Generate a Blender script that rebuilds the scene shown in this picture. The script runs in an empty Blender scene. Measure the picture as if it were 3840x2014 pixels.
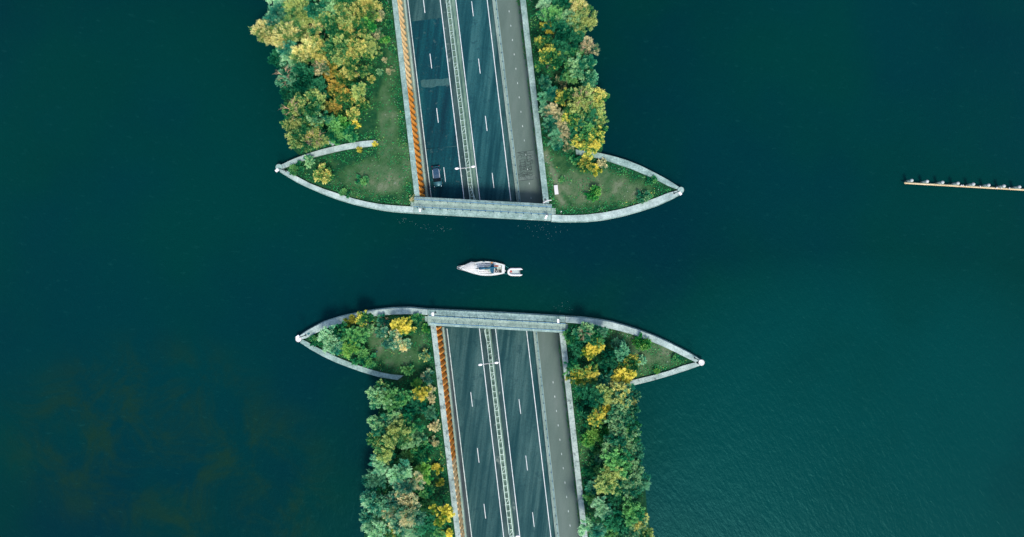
import bpy, math, random
import numpy as np
from mathutils import Vector, Matrix, noise as mnoise
random.seed(7)
scene = bpy.context.scene
COL = scene.collection

# ------------------------------------------------------------------ camera, sky, sun, exposure
CAM_H = 137.0
cam_d = bpy.data.cameras.new('camera')
cam_d.sensor_width = 36.0
cam_d.lens = 24.0
cam_d.clip_start = 1.0
cam_d.clip_end = 6000.0
cam = bpy.data.objects.new('camera', cam_d)
COL.objects.link(cam)
cam.location = (0, 0, CAM_H)
cam.rotation_euler = (0, 0, 0)
scene.camera = cam

SUN_EL = math.radians(57.0)
SUN_DIR = Vector((0.28 * math.cos(SUN_EL), -0.96 * math.cos(SUN_EL), math.sin(SUN_EL))).normalized()
world = bpy.data.worlds.new('World')
scene.world = world
world.use_nodes = True
wn = world.node_tree.nodes
sky = wn.new('ShaderNodeTexSky')
sky.sky_type = 'NISHITA'
sky.sun_disc = False
sky.sun_elevation = SUN_EL
sky.sun_rotation = math.atan2(SUN_DIR.x, SUN_DIR.y)
sky.air_density = 1.3
sky.dust_density = 2.0
sky.ozone_density = 1.0
wn['Background'].inputs['Strength'].default_value = 0.15
world.node_tree.links.new(sky.outputs[0], wn['Background'].inputs['Color'])

sun_d = bpy.data.lights.new('sun', 'SUN')
sun_d.energy = 2.3
sun_d.angle = math.radians(14.0)
sun_d.color = (1.0, 0.93, 0.80)
sun = bpy.data.objects.new('sun', sun_d)
COL.objects.link(sun)
sun.rotation_euler = SUN_DIR.to_track_quat('Z', 'Y').to_euler()
sun.location = (40, -80, 90)

scene.view_settings.view_transform = 'Standard'
scene.view_settings.look = 'None'
scene.view_settings.gamma = 1.0
scene.view_settings.use_curve_mapping = False
scene.view_settings.exposure = 0.8

# ------------------------------------------------------------------ helpers
def S(sx, sy, z=0.0):
    """point of the real place at height z that the survey pixel (sx, sy) shows"""
    k = (CAM_H - z) / 2560.0
    return Vector(((sx - 1920.0) * k, (1007.0 - sy) * k, z))
def V(vx, vy, z=0.0):
    return S(vx * 1.490683, vy * 1.490683, z)
def Z(o, k):
    """pixels of an enlarged crop with origin o and factor k, as survey pixels"""
    return lambda pts: [(o[0] + x / k, o[1] + y / k) for x, y in pts]

def tag(o, label=None, cat=None, group=None, kind=None):
    if label: o['label'] = label
    if cat: o['category'] = cat
    if group: o['group'] = group
    if kind: o['kind'] = kind
    return o

def thing(name, label, cat, loc=(0, 0, 0), rotz=0.0, group=None):
    o = bpy.data.objects.new(name, None)
    o.empty_display_size = 0.3
    COL.objects.link(o)
    o.location = loc
    o.rotation_euler = (0, 0, rotz)
    return tag(o, label, cat, group)

def world_of(o):
    if o.parent is None: return o.matrix_basis.copy()
    return world_of(o.parent) @ o.matrix_parent_inverse @ o.matrix_basis

def link(name, mesh, parent=None, world_coords=True, mat=None):
    o = bpy.data.objects.new(name, mesh)
    COL.objects.link(o)
    if mat is not None:
        if not mesh.materials: mesh.materials.append(mat)
        elif mesh.materials[0] is not mat:
            o.material_slots[0].link = 'OBJECT'; o.material_slots[0].material = mat
    if parent is not None:
        o.parent = parent
        if world_coords: o.matrix_parent_inverse = world_of(parent).inverted()
    return o

class MB:
    def __init__(s): s.v = []; s.f = []; s.m = []
    def add(s, vs, fs):
        n = len(s.v)
        s.v += [tuple(v) for v in vs]
        s.f += [tuple(i + n for i in f) for f in fs]
        return s
    def box(s, c, d, rz=0.0, taper=1.0):
        hx, hy, hz = d[0] / 2, d[1] / 2, d[2] / 2
        cr, sr = math.cos(rz), math.sin(rz)
        vs = []
        for zz, t in ((-hz, 1.0), (hz, taper)):
            for x, y in ((-hx, -hy), (hx, -hy), (hx, hy), (-hx, hy)):
                x *= t; y *= t
                vs.append((c[0] + x * cr - y * sr, c[1] + x * sr + y * cr, c[2] + zz))
        return s.add(vs, [(3, 2, 1, 0), (4, 5, 6, 7), (0, 1, 5, 4), (1, 2, 6, 5), (2, 3, 7, 6), (3, 0, 4, 7)])
    def prism(s, poly, z0, z1, shrink=0.0, bottom=True):
        n = len(poly)
        a = sum(poly[i][0] * poly[(i + 1) % n][1] - poly[(i + 1) % n][0] * poly[i][1] for i in range(n))
        if a < 0: poly = poly[::-1]
        cx = sum(p[0] for p in poly) / n; cy = sum(p[1] for p in poly) / n
        vs = [(p[0], p[1], z0) for p in poly] + [(cx + (p[0] - cx) * (1 - shrink), cy + (p[1] - cy) * (1 - shrink), z1) for p in poly]
        fs = [tuple(range(n, 2 * n))] + [(i, (i + 1) % n, n + (i + 1) % n, n + i) for i in range(n)]
        if bottom: fs.append(tuple(range(n - 1, -1, -1)))
        return s.add(vs, fs)
    def tube(s, pts, radii, n=8, caps=True, flat=1.0):
        pts = [Vector(p) for p in pts]
        if not hasattr(radii, '__len__'): radii = [radii] * len(pts)
        vs = []; fs = []
        ref = Vector((0, 0, 1))
        for i, p in enumerate(pts):
            t = (pts[min(i + 1, len(pts) - 1)] - pts[max(i - 1, 0)]).normalized()
            if abs(t.dot(ref)) > 0.95:
                u = t.cross(Vector((0, 1, 0))).normalized()
            else:
                u = t.cross(ref).normalized()
            w = u.cross(t).normalized()
            for k in range(n):
                a = 2 * math.pi * k / n
                vs.append(p + u * math.cos(a) * radii[i] + w * math.sin(a) * radii[i] * flat)
        for i in range(len(pts) - 1):
            for k in range(n):
                a = i * n + k; b = i * n + (k + 1) % n
                fs.append((a, a + n, b + n, b))
        if caps:
            fs.append(tuple(range(n)))
            fs.append(tuple(range((len(pts) - 1) * n + n - 1, (len(pts) - 1) * n - 1, -1)))
        return s.add(vs, fs)
    def lathe(s, c, prof, n=20):
        vs = []; fs = []
        for r, z in prof:
            for k in range(n):
                a = 2 * math.pi * k / n
                vs.append((c[0] + r * math.cos(a), c[1] + r * math.sin(a), c[2] + z))
        for i in range(len(prof) - 1):
            for k in range(n):
                a = i * n + k; b = i * n + (k + 1) % n
                fs.append((a, b, b + n, a + n))
        fs.append(tuple(range(n - 1, -1, -1)))
        fs.append(tuple(range((len(prof) - 1) * n, len(prof) * n)))
        return s.add(vs, fs)
    def bar(s, a, b, w, h):
        a = Vector(a); b = Vector(b); t = (b - a).normalized()
        u = t.cross(Vector((0, 0, 1)))
        u = Vector((1, 0, 0)) if u.length < 1e-4 else u.normalized()
        q = u.cross(t).normalized()
        vs = []
        for p in (a, b):
            for i, j in ((-1, -1), (1, -1), (1, 1), (-1, 1)):
                vs.append(p + u * (i * w / 2) + q * (j * h / 2))
        return s.add(vs, [(0, 1, 2, 3), (7, 6, 5, 4), (0, 4, 5, 1), (1, 5, 6, 2), (2, 6, 7, 3), (3, 7, 4, 0)])
    def blob(s, c, r, n=10, m=7, rz=0.0):
        vs = []; fs = []
        cr, sr = math.cos(rz), math.sin(rz)
        for i in range(m + 1):
            ph = math.pi * i / m
            for k in range(n):
                a = 2 * math.pi * k / n
                x = r[0] * math.sin(ph) * math.cos(a); y = r[1] * math.sin(ph) * math.sin(a)
                vs.append((c[0] + x * cr - y * sr, c[1] + x * sr + y * cr, c[2] + r[2] * math.cos(ph)))
        for i in range(m):
            for k in range(n):
                a = i * n + k; b = i * n + (k + 1) % n
                fs.append((a, a + n, b + n, b))
        return s.add(vs, fs)
    def mesh(s, name, mat=None, smooth=False, bevel=0):
        me = bpy.data.meshes.new(name)
        me.from_pydata(s.v, [], s.f)
        me.validate(verbose=False)
        if smooth: me.shade_smooth()
        me.update()
        if mat: me.materials.append(mat)
        return me
    def build(s, name, mat, parent=None, smooth=False, world_coords=True):
        return link(name, s.mesh(name, mat, smooth), parent, world_coords)

def struct(o): o['kind'] = 'structure'; return o

def resample(pts, n):
    pts = [Vector(p) for p in pts]
    d = [0.0]
    for a, b in zip(pts, pts[1:]): d.append(d[-1] + (b - a).length)
    out = []
    for i in range(n):
        t = d[-1] * i / (n - 1)
        j = 0
        while j < len(d) - 2 and d[j + 1] < t: j += 1
        u = (t - d[j]) / max(d[j + 1] - d[j], 1e-9)
        out.append(pts[j].lerp(pts[j + 1], u))
    return out

def smooth_path(pts, n):
    """Catmull-Rom through the points, resampled"""
    P = [Vector(p) for p in pts]
    P = [P[0] * 2 - P[1]] + P + [P[-1] * 2 - P[-2]]
    out = []
    for i in range(1, len(P) - 2):
        for k in range(8):
            t = k / 8
            a, b, c, d = P[i - 1], P[i], P[i + 1], P[i + 2]
            out.append(0.5 * ((2 * b) + (c - a) * t + (2 * a - 5 * b + 4 * c - d) * t * t + (3 * b - a - 3 * c + d) * t ** 3))
    out.append(P[-2])
    return resample(out, n)

# ------------------------------------------------------------------ materials
def ramp_set(cr, stops):
    el = cr.color_ramp.elements
    while len(el) > 1: el.remove(el[-1])
    el[0].position = stops[0][0]; el[0].color = (*stops[0][1], 1)
    for p, c in stops[1:]:
        e = el.new(p); e.color = (*c, 1)

def pmat(name, cols, scale=1.0, stretch=(1, 1, 1), rot=0.0, rough=0.8, bump=0.0, bscale=8.0, spec=0.3,
         metal=0.0, fine=0.0, fscale=12.0, spots=None, detail=7.0, bdist=0.05, crisp=(0.3, 0.7)):
    m = bpy.data.materials.new(name); m.use_nodes = True
    nt = m.node_tree; N = nt.nodes; L = nt.links
    b = N['Principled BSDF']
    b.inputs['Roughness'].default_value = rough
    b.inputs['Specular IOR Level'].default_value = spec
    b.inputs['Metallic'].default_value = metal
    geo = N.new('ShaderNodeNewGeometry')
    mp = N.new('ShaderNodeMapping')
    mp.inputs['Rotation'].default_value = (0, 0, rot)
    mp2 = N.new('ShaderNodeMapping'); mp2.inputs['Scale'].default_value = stretch
    L.new(geo.outputs['Position'], mp.inputs['Vector']); L.new(mp.outputs[0], mp2.inputs['Vector'])
    n1 = N.new('ShaderNodeTexNoise'); n1.inputs['Scale'].default_value = scale; n1.inputs['Detail'].default_value = detail
    n1.inputs['Roughness'].default_value = 0.62
    L.new(mp2.outputs[0], n1.inputs['Vector'])
    cr = N.new('ShaderNodeValToRGB')
    k = len(cols)
    lo, hi = crisp
    ramp_set(cr, [(lo + (hi - lo) * i / max(k - 1, 1), c) for i, c in enumerate(cols)])
    L.new(n1.outputs['Fac'], cr.inputs['Fac'])
    out = cr.outputs['Color']
    if fine > 0:
        n2 = N.new('ShaderNodeTexNoise'); n2.inputs['Scale'].default_value = fscale; n2.inputs['Detail'].default_value = 4
        L.new(geo.outputs['Position'], n2.inputs['Vector'])
        mr = N.new('ShaderNodeMapRange')
        mr.inputs['From Min'].default_value = 0.3; mr.inputs['From Max'].default_value = 0.7
        mr.inputs['To Min'].default_value = 1 - fine; mr.inputs['To Max'].default_value = 1 + fine
        L.new(n2.outputs['Fac'], mr.inputs['Value'])
        mx = N.new('ShaderNodeVectorMath'); mx.operation = 'SCALE'
        L.new(out, mx.inputs[0]); L.new(mr.outputs[0], mx.inputs['Scale'])
        out = mx.outputs[0]
    if spots:
        sc, thr, colr, amt = spots
        n3 = N.new('ShaderNodeTexNoise'); n3.inputs['Scale'].default_value = sc; n3.inputs['Detail'].default_value = 6
        n3.inputs['Roughness'].default_value = 0.7
        L.new(geo.outputs['Position'], n3.inputs['Vector'])
        mr2 = N.new('ShaderNodeMapRange')
        mr2.inputs['From Min'].default_value = thr; mr2.inputs['From Max'].default_value = thr + 0.07
        mr2.inputs['To Max'].default_value = amt
        L.new(n3.outputs['Fac'], mr2.inputs['Value'])
        mix = N.new('ShaderNodeMix'); mix.data_type = 'RGBA'
        L.new(mr2.outputs[0], mix.inputs['Factor']); L.new(out, mix.inputs[6])
        mix.inputs[7].default_value = (*colr, 1)
        out = mix.outputs[2]
    L.new(out, b.inputs['Base Color'])
    if bump > 0:
        n4 = N.new('ShaderNodeTexNoise'); n4.inputs['Scale'].default_value = bscale; n4.inputs['Detail'].default_value = 5
        L.new(geo.outputs['Position'], n4.inputs['Vector'])
        bp = N.new('ShaderNodeBump'); bp.inputs['Strength'].default_value = bump; bp.inputs['Distance'].default_value = bdist
        L.new(n4.outputs['Fac'], bp.inputs['Height']); L.new(bp.outputs[0], b.inputs['Normal'])
    return m

AX = math.radians(-6.7)      # how far the road axis leans
M = {}
M['concrete'] = pmat('concrete', [(0.0917, 0.1601, 0.1476), (0.1764, 0.2641, 0.2460), (0.2540, 0.3522, 0.3292)], .55, bump=.35, bscale=6, fine=.28, fscale=3.2,
                     spots=(.9, .58, (.13, .185, .18), .55))
M['concrete_pale'] = pmat('concrete_pale', [(0.1552, 0.2161, 0.2081), (0.2540, 0.3282, 0.3141), (0.3457, 0.4242, 0.4011)], .5, bump=.3, bscale=7, fine=.22, fscale=3.5,
                          spots=(.8, .58, (.19, .25, .24), .5))
M['concrete_lichen'] = pmat('concrete_lichen', [(0.1411, 0.2041, 0.1892), (0.2399, 0.3082, 0.2876), (0.3246, 0.3922, 0.3670)], .6, bump=.35, bscale=7, fine=.25, fscale=4,
                            spots=(.75, .55, (.06, .085, .085), .8))
M['concrete_deck'] = pmat('concrete_deck', [(0.1462, 0.2139, 0.1826), (0.2021, 0.2790, 0.2365), (0.2580, 0.3395, 0.2905)], .8, bump=.3, bscale=9, fine=.22, fscale=4,
                          spots=(3.2, .68, (.48, .52, .51), .5))
M['concrete_wall'] = pmat('concrete_wall', [(.0800, .0960, .0680), (.1600, .1760, .1280), (.2400, .2480, .2000)], .6, stretch=(1, 1, .4), bump=.3, fine=.25,
                          spots=(.9, .60, (.05, .09, .03), .7))
M['barrier'] = pmat('barrier', [(0.1211, 0.1892, 0.1620), (0.1849, 0.2692, 0.2328), (0.2359, 0.3274, 0.2903)], .8, rot=-AX, stretch=(1, .25, 1), bump=.2, fine=.22, fscale=5)
M['barrier_dark'] = pmat('barrier_dark', [(.10, .155, .14), (.16, .22, .20), (.21, .28, .25)], .9, rot=-AX, stretch=(1, .25, 1), bump=.2, fine=.25, fscale=5)
M['asphalt'] = pmat('asphalt', [(.007, .037, .043), (.018, .058, .062), (.038, .088, .088)], .75, rot=-AX, stretch=(1, .045, 1), rough=.85, spec=.1, crisp=(.38, .64),
                    bump=.25, bscale=25, fine=.22, fscale=5, spots=(.42, .565, (.006, .034, .042), .5))
M['asphalt_dark'] = pmat('asphalt_dark', [(.0004, .018, .029), (.0010, .036, .048), (.007, .066, .073)], .9, rot=-AX, stretch=(1, .05, 1), rough=.8, spec=.1,
                         bump=.25, bscale=25, fine=.25, fscale=4, spots=(.8, .60, (.045, .085, .085), .6))
M['asphalt_pale'] = pmat('asphalt_pale', [(.008, .050, .056), (.016, .064, .068), (.026, .080, .082)], 1.2, rot=-AX, stretch=(1, .3, 1), rough=.85,
                         bump=.25, bscale=25, fine=.25, fscale=5)
M['asphalt_blue'] = pmat('blue_black_asphalt', [(.003, .034, .044), (.010, .058, .068), (.024, .086, .093)], .75, rot=-AX, stretch=(1, .05, 1), rough=.85, spec=.1, crisp=(.38, .66),
                         bump=.25, bscale=25, fine=.22, fscale=5, spots=(.5, .57, (.002, .028, .042), .5))
M['path'] = pmat('path_asphalt', [(0.0611, 0.0957, 0.0844), (0.0768, 0.1144, 0.1019), (0.0978, 0.1342, 0.1236)], .35, rot=-AX, stretch=(1, .2, 1), rough=.9,
                 bump=.2, bscale=25, fine=.12, fscale=9)
M['median'] = pmat('median', [(0.0425, 0.0950, 0.0765), (0.0892, 0.1600, 0.1260), (0.1360, 0.2150, 0.1665)], .7, rot=-AX, stretch=(1, .25, 1), bump=.3, fine=.25,
                   spots=(1.3, .60, (.05, .085, .075), .7))
M['median_dark'] = pmat('median_dark', [(.004, .022, .027), (.012, .040, .044), (.034, .070, .070)], .8, rot=-AX, stretch=(1, .15, 1), fine=.3,
                        spots=(.5, .58, (.15, .20, .18), .55))
M['verge'] = pmat('verge', [(0.0892, 0.1354, 0.1122), (0.1403, 0.1924, 0.1584), (0.1849, 0.2422, 0.1980)], .7, rot=-AX, stretch=(1, .3, 1), fine=.25,
                  spots=(1.1, .62, (.06, .09, .075), .7))
M['gutter'] = pmat('gutter', [(.0084, .0175, .0245), (.0210, .0350, .0406), (.0420, .0595, .0595)], 1.5, rot=-AX, stretch=(1.6, .05, 1), fine=.3)
M['line'] = pmat('road_paint', [(0.3400, 0.3995, 0.4165), (0.4760, 0.5185, 0.5355), (0.5525, 0.5780, 0.5950)], 1.2, fine=.12, fscale=6, rough=.6)
M['line_worn'] = pmat('worn_road_paint', [(.24, .31, .31), (.38, .45, .45), (.50, .55, .55)], 1.4, fine=.2, fscale=6, rough=.7)
M['tar'] = pmat('tar', [(.010, .022, .024), (.02, .034, .034)], 3, rough=.7)
M['patch_and_shade'] = pmat('path_patch_and_shade', [(.055, .085, .082), (.085, .12, .112), (.11, .145, .13)], 1.2, fine=.3, fscale=6)
M['steel'] = pmat('galvanised_steel', [(.22, .32, .29), (.32, .43, .39), (.40, .50, .46)], 2, rough=.5, metal=.2, spec=.4, fine=.12)
M['steel_dark'] = pmat('dark_steel', [(.03, .05, .055), (.06, .085, .09)], 2, rough=.6)
M['blue_rail'] = pmat('blue_painted_steel', [(.012, .075, .16), (.03, .12, .22), (.06, .17, .26)], 1.5, rough=.5, fine=.2)
M['rail_post'] = pmat('blue_post', [(.01, .04, .075), (.02, .06, .11)], 2, rough=.6)
M['pile'] = pmat('orange_sheet_pile', [(.56, .17, .018), (.74, .275, .034), (.82, .35, .06)], .5, rough=.6, fine=.18, fscale=5,
                 spots=(.8, .66, (.22, .055, .012), .6))
M['pile_pale'] = pmat('faded_sheet_pile', [(.70, .42, .16), (.82, .55, .26), (.86, .62, .34)], .5, rough=.65, fine=.12, fscale=5)
M['white'] = pmat('white_paint', [(0.4264, 0.4182, 0.4223), (0.4920, 0.4797, 0.4797)], 2, rough=.45)
M['lamp_white'] = pmat('lamp_white', [(.60, .58, .60), (.66, .63, .66)], 2, rough=.4)
M['gelcoat'] = pmat('white_gelcoat', [(.41, .43, .425), (.50, .51, .505)], 2.5, rough=.4, spec=.4, fine=.05)
M['canvas_white'] = pmat('white_canvas', [(.40, .395, .39), (.47, .46, .455)], 2, rough=.8, bump=.2, bscale=5)
M['canvas_blue'] = pmat('blue_canvas', [(.002, .026, .060), (.003, .045, .090), (.006, .08, .14)], 2.2, rough=.8, bump=.25, bscale=5)
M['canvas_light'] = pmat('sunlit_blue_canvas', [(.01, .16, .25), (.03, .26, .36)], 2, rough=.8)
M['black'] = pmat('black_paint', [(.012, .014, .018), (.022, .024, .028)], 2, rough=.5)
M['rubber'] = pmat('rubber', [(.012, .013, .014), (.02, .021, .022)], 3, rough=.85)
M['clear'] = pmat('hazy_clear_plastic', [(.24, .32, .29), (.36, .44, .39)], 3, rough=.3, spec=.5)
M['hatch'] = pmat('hatch_green', [(.17, .20, .14), (.25, .27, .19)], 3, rough=.5)
M['teak'] = pmat('red_brown_cushion', [(.13, .05, .04), (.21, .085, .07), (.26, .12, .10)], 4, rough=.8)
M['cockpit'] = pmat('cockpit_sole', [(.34, .43, .39), (.46, .55, .50)], 3, rough=.6)
M['orange_bag'] = pmat('orange_bag', [(.50, .20, .05), (.62, .28, .09)], 4, rough=.8)
M['red'] = pmat('red_plastic', [(.28, .02, .02), (.42, .05, .04)], 4, rough=.5)
M['grey'] = pmat('grey_plastic', [(.24, .27, .27), (.34, .37, .37)], 3, rough=.5)
M['inflatable'] = pmat('pale_inflatable_fabric', [(.46, .46, .455), (.55, .545, .54)], 3, rough=.6)
M['floor_pale'] = pmat('dinghy_floor', [(.26, .32, .32), (.34, .39, .39)], 3, rough=.7)
M['rope'] = pmat('teal_rope', [(.04, .26, .26), (.07, .36, .34)], 4, rough=.8)
M['timber'] = pmat('bleached_timber', [(.3910, .2805, .1445), (.5100, .3910, .2295), (.5950, .4760, .3060)], 1.2, stretch=(.3, 2, 2), rough=.85, fine=.18, fscale=6)
M['timber_grey'] = pmat('weathered_timber', [(.16, .17, .11), (.27, .27, .19), (.34, .34, .25)], 1.5, stretch=(.3, 2, 2), rough=.9, fine=.25)
M['pilecap'] = pmat('pile_cap', [(.26, .31, .315), (.36, .39, .39), (.44, .45, .45)], 2, rough=.6, fine=.1)
M['pilebody'] = pmat('pile_body', [(.08, .13, .125), (.17, .23, .22), (.25, .31, .30)], 2.2, rough=.8, fine=.3)
M['soil'] = pmat('soil', [(.05, .06, .03), (.09, .095, .05)], 1, rough=.95)
M['rock'] = pmat('rock', [(.10, .15, .14), (.20, .26, .25), (.30, .36, .35)], 1.5, rough=.9, bump=.5, fine=.2)
M['car'] = pmat('teal_car_paint', [(0.0075, 0.0760, 0.1000), (0.0135, 0.1040, 0.1320)], 2, rough=.3, spec=.5, metal=.3)
M['car_roof'] = pmat('dark_blue_roof', [(.008, .035, .075), (.014, .05, .095)], 2, rough=.35, spec=.5)
M['glass'] = pmat('dark_car_glass', [(.003, .007, .012), (.006, .012, .018)], 2, rough=.12, spec=.5)
M['chrome'] = pmat('chrome_trim', [(.60, .63, .66), (.70, .73, .75)], 2, rough=.3, metal=.5)
M['red_lens'] = pmat('red_lens', [(.25, .01, .01), (.35, .02, .02)], 2, rough=.2)
M['clear_lens'] = pmat('clear_lens', [(.55, .62, .66), (.66, .72, .75)], 2, rough=.15)
M['skin'] = pmat('skin', [(.42, .24, .17), (.50, .30, .22)], 3, rough=.6)
M['clothes'] = pmat('dark_clothes', [(.008, .03, .038), (.016, .05, .055)], 5, rough=.9)
M['hair'] = pmat('dark_hair', [(.02, .015, .012), (.04, .03, .022)], 8, rough=.8)
M['bark'] = pmat('bark', [(.07, .065, .05), (.13, .12, .095)], 3, rough=.95)
M['bark_pale'] = pmat('pale_bark', [(.34, .22, .13), (.55, .38, .24)], 3, rough=.9)
M['panel'] = pmat('steel_hatch_cover', [(.13, .21, .22), (.19, .28, .29)], 3, rough=.5, fine=.1)
M['panel_dark'] = pmat('dark_hatch_cover', [(.01, .07, .09), (.02, .10, .12)], 3, rough=.4)
M['bird'] = pmat('gull_feathers', [(.50, .48, .46), (.62, .61, .60)], 4, rough=.8)
M['beak'] = pmat('gull_beak', [(.55, .33, .05), (.62, .40, .08)], 4, rough=.6)
M['foam'] = pmat('foam', [(.10, .18, .18), (.22, .30, .30)], 3, rough=.8)
M['litter'] = pmat('pale_flecks', [(.22, .28, .24), (.46, .50, .46)], .9, rough=.8)

def water_mat():
    m = bpy.data.materials.new('lake_water'); m.use_nodes = True
    nt = m.node_tree; N = nt.nodes; L = nt.links
    b = N['Principled BSDF']
    geo = N.new('ShaderNodeNewGeometry')
    def noise(scale, stretch=(1, 1, 1), rot=0.0, detail=5, rough=.55, dist=0.0):
        mp = N.new('ShaderNodeMapping'); mp.inputs['Rotation'].default_value = (0, 0, rot)
        mp2 = N.new('ShaderNodeMapping'); mp2.inputs['Scale'].default_value = stretch
        L.new(geo.outputs['Position'], mp.inputs['Vector']); L.new(mp.outputs[0], mp2.inputs['Vector'])
        n = N.new('ShaderNodeTexNoise'); n.inputs['Scale'].default_value = scale
        n.inputs['Detail'].default_value = detail; n.inputs['Roughness'].default_value = rough
        n.inputs['Distortion'].default_value = dist
        L.new(mp2.outputs[0], n.inputs['Vector'])
        return n.outputs['Fac']
    def math_(op, a, c=None, clamp=False):
        n = N.new('ShaderNodeMath'); n.operation = op; n.use_clamp = clamp
        for i, v in enumerate((a, c)):
            if v is None: continue
            if isinstance(v, (int, float)): n.inputs[i].default_value = v
            else: L.new(v, n.inputs[i])
        return n.outputs[0]
    def rng(v, a, c, lo=0.0, hi=1.0):
        n = N.new('ShaderNodeMapRange'); n.interpolation_type = 'SMOOTHSTEP'
        n.inputs['From Min'].default_value = a; n.inputs['From Max'].default_value = c
        n.inputs['To Min'].default_value = lo; n.inputs['To Max'].default_value = hi
        L.new(v, n.inputs['Value']); return n.outputs[0]
    def mixc(f, a, c):
        n = N.new('ShaderNodeMix'); n.data_type = 'RGBA'
        L.new(f, n.inputs['Factor'])
        for i, v in ((6, a), (7, c)):
            if isinstance(v, tuple): n.inputs[i].default_value = (*v, 1)
            else: L.new(v, n.inputs[i])
        return n.outputs[2]
    sep = N.new('ShaderNodeSeparateXYZ'); L.new(geo.outputs['Position'], sep.inputs[0])
    def area(cx, cy, rx, ry):           # soft-edged patch
        dx = math_('DIVIDE', math_('SUBTRACT', sep.outputs[0], cx), rx)
        dy = math_('DIVIDE', math_('SUBTRACT', sep.outputs[1], cy), ry)
        d = math_('ADD', math_('MULTIPLY', dx, dx), math_('MULTIPLY', dy, dy))
        return rng(d, 0.15, 1.0, 1.0, 0.0)
    big = noise(.018, detail=3)
    col = mixc(rng(big, .38, .62), WATER_A, WATER_B)
    # greener, paler water away from the channel, most at the lower right
    pale_water = math_('MAXIMUM', area(72, -34, 62, 46), math_('MAXIMUM', math_('MULTIPLY', area(-78, 4, 62, 62), .40), math_('MULTIPLY', area(78, 34, 58, 50), .38)))
    col = mixc(math_('MULTIPLY', pale_water, rng(noise(.03, detail=4), .25, .6, .55, 1.0)), col, WATER_C)
    # weed beds on the shallow lake bed, lower left
    weed = math_('MAXIMUM', area(-74, -34, 34, 24), area(-56, -46, 24, 26))
    wn_ = rng(noise(.085, detail=8, rough=.68, dist=.8), .40, .68)
    col = mixc(math_('MULTIPLY', math_('MULTIPLY', weed, wn_), .68), col, (.0050, .0205, .0095))
    fine = noise(1.1, (.45, 1, 1), .12, detail=5, rough=.68)
    col = mixc(rng(fine, .57, .76, 0, .24), col, (.006, .052, .05))  # pale ripple glints mixed into the water colour
    L.new(col, b.inputs['Base Color'])
    b.inputs['Roughness'].default_value = .30
    b.inputs['IOR'].default_value = 1.33
    b.inputs['Specular IOR Level'].default_value = .13
    b.inputs['Specular Tint'].default_value = (.12, .75, .75, 1)
    w1 = noise(1.25, (1.0, .42, 1), math.radians(-28), detail=4, rough=.6, dist=.3)
    w2 = noise(.22, (1.0, .5, 1), math.radians(20), detail=3)
    w3 = noise(3.2, (1, .6, 1), math.radians(-20), detail=3)
    h = math_('ADD', math_('ADD', math_('MULTIPLY', w1, .6), math_('MULTIPLY', w2, .8)), math_('MULTIPLY', w3, .16))
    bp = N.new('ShaderNodeBump'); bp.inputs['Strength'].default_value = 1.0; bp.inputs['Distance'].default_value = .145
    L.new(h, bp.inputs['Height']); L.new(bp.outputs[0], b.inputs['Normal'])
    return m
WATER_A = (0, .0140, .0203)
WATER_B = (0, .0195, .0168)
WATER_C = (0, .0285, .0285)
M['water'] = water_mat()

def leaf_mat(name, stops, trans=.42):
    m = bpy.data.materials.new(name); m.use_nodes = True
    nt = m.node_tree; N = nt.nodes; L = nt.links
    b = N['Principled BSDF']; b.inputs['Roughness'].default_value = .7; b.inputs['Specular IOR Level'].default_value = .04
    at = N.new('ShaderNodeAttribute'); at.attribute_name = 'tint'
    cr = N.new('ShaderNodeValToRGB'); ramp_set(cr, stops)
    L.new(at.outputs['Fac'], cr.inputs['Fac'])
    oi = N.new('ShaderNodeObjectInfo')
    mr = N.new('ShaderNodeMapRange'); mr.inputs['To Min'].default_value = .82; mr.inputs['To Max'].default_value = 1.18
    L.new(oi.outputs['Random'], mr.inputs['Value'])
    hs = N.new('ShaderNodeHueSaturation'); L.new(mr.outputs[0], hs.inputs['Value']); L.new(cr.outputs[0], hs.inputs['Color'])
    L.new(hs.outputs[0], b.inputs['Base Color'])
    tr = N.new('ShaderNodeBsdfTranslucent'); L.new(hs.outputs[0], tr.inputs['Color'])
    mx = N.new('ShaderNodeMixShader'); mx.inputs[0].default_value = trans
    L.new(b.outputs[0], mx.inputs[1]); L.new(tr.outputs[0], mx.inputs[2])
    L.new(mx.outputs[0], N['Material Output'].inputs['Surface'])
    return m

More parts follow.
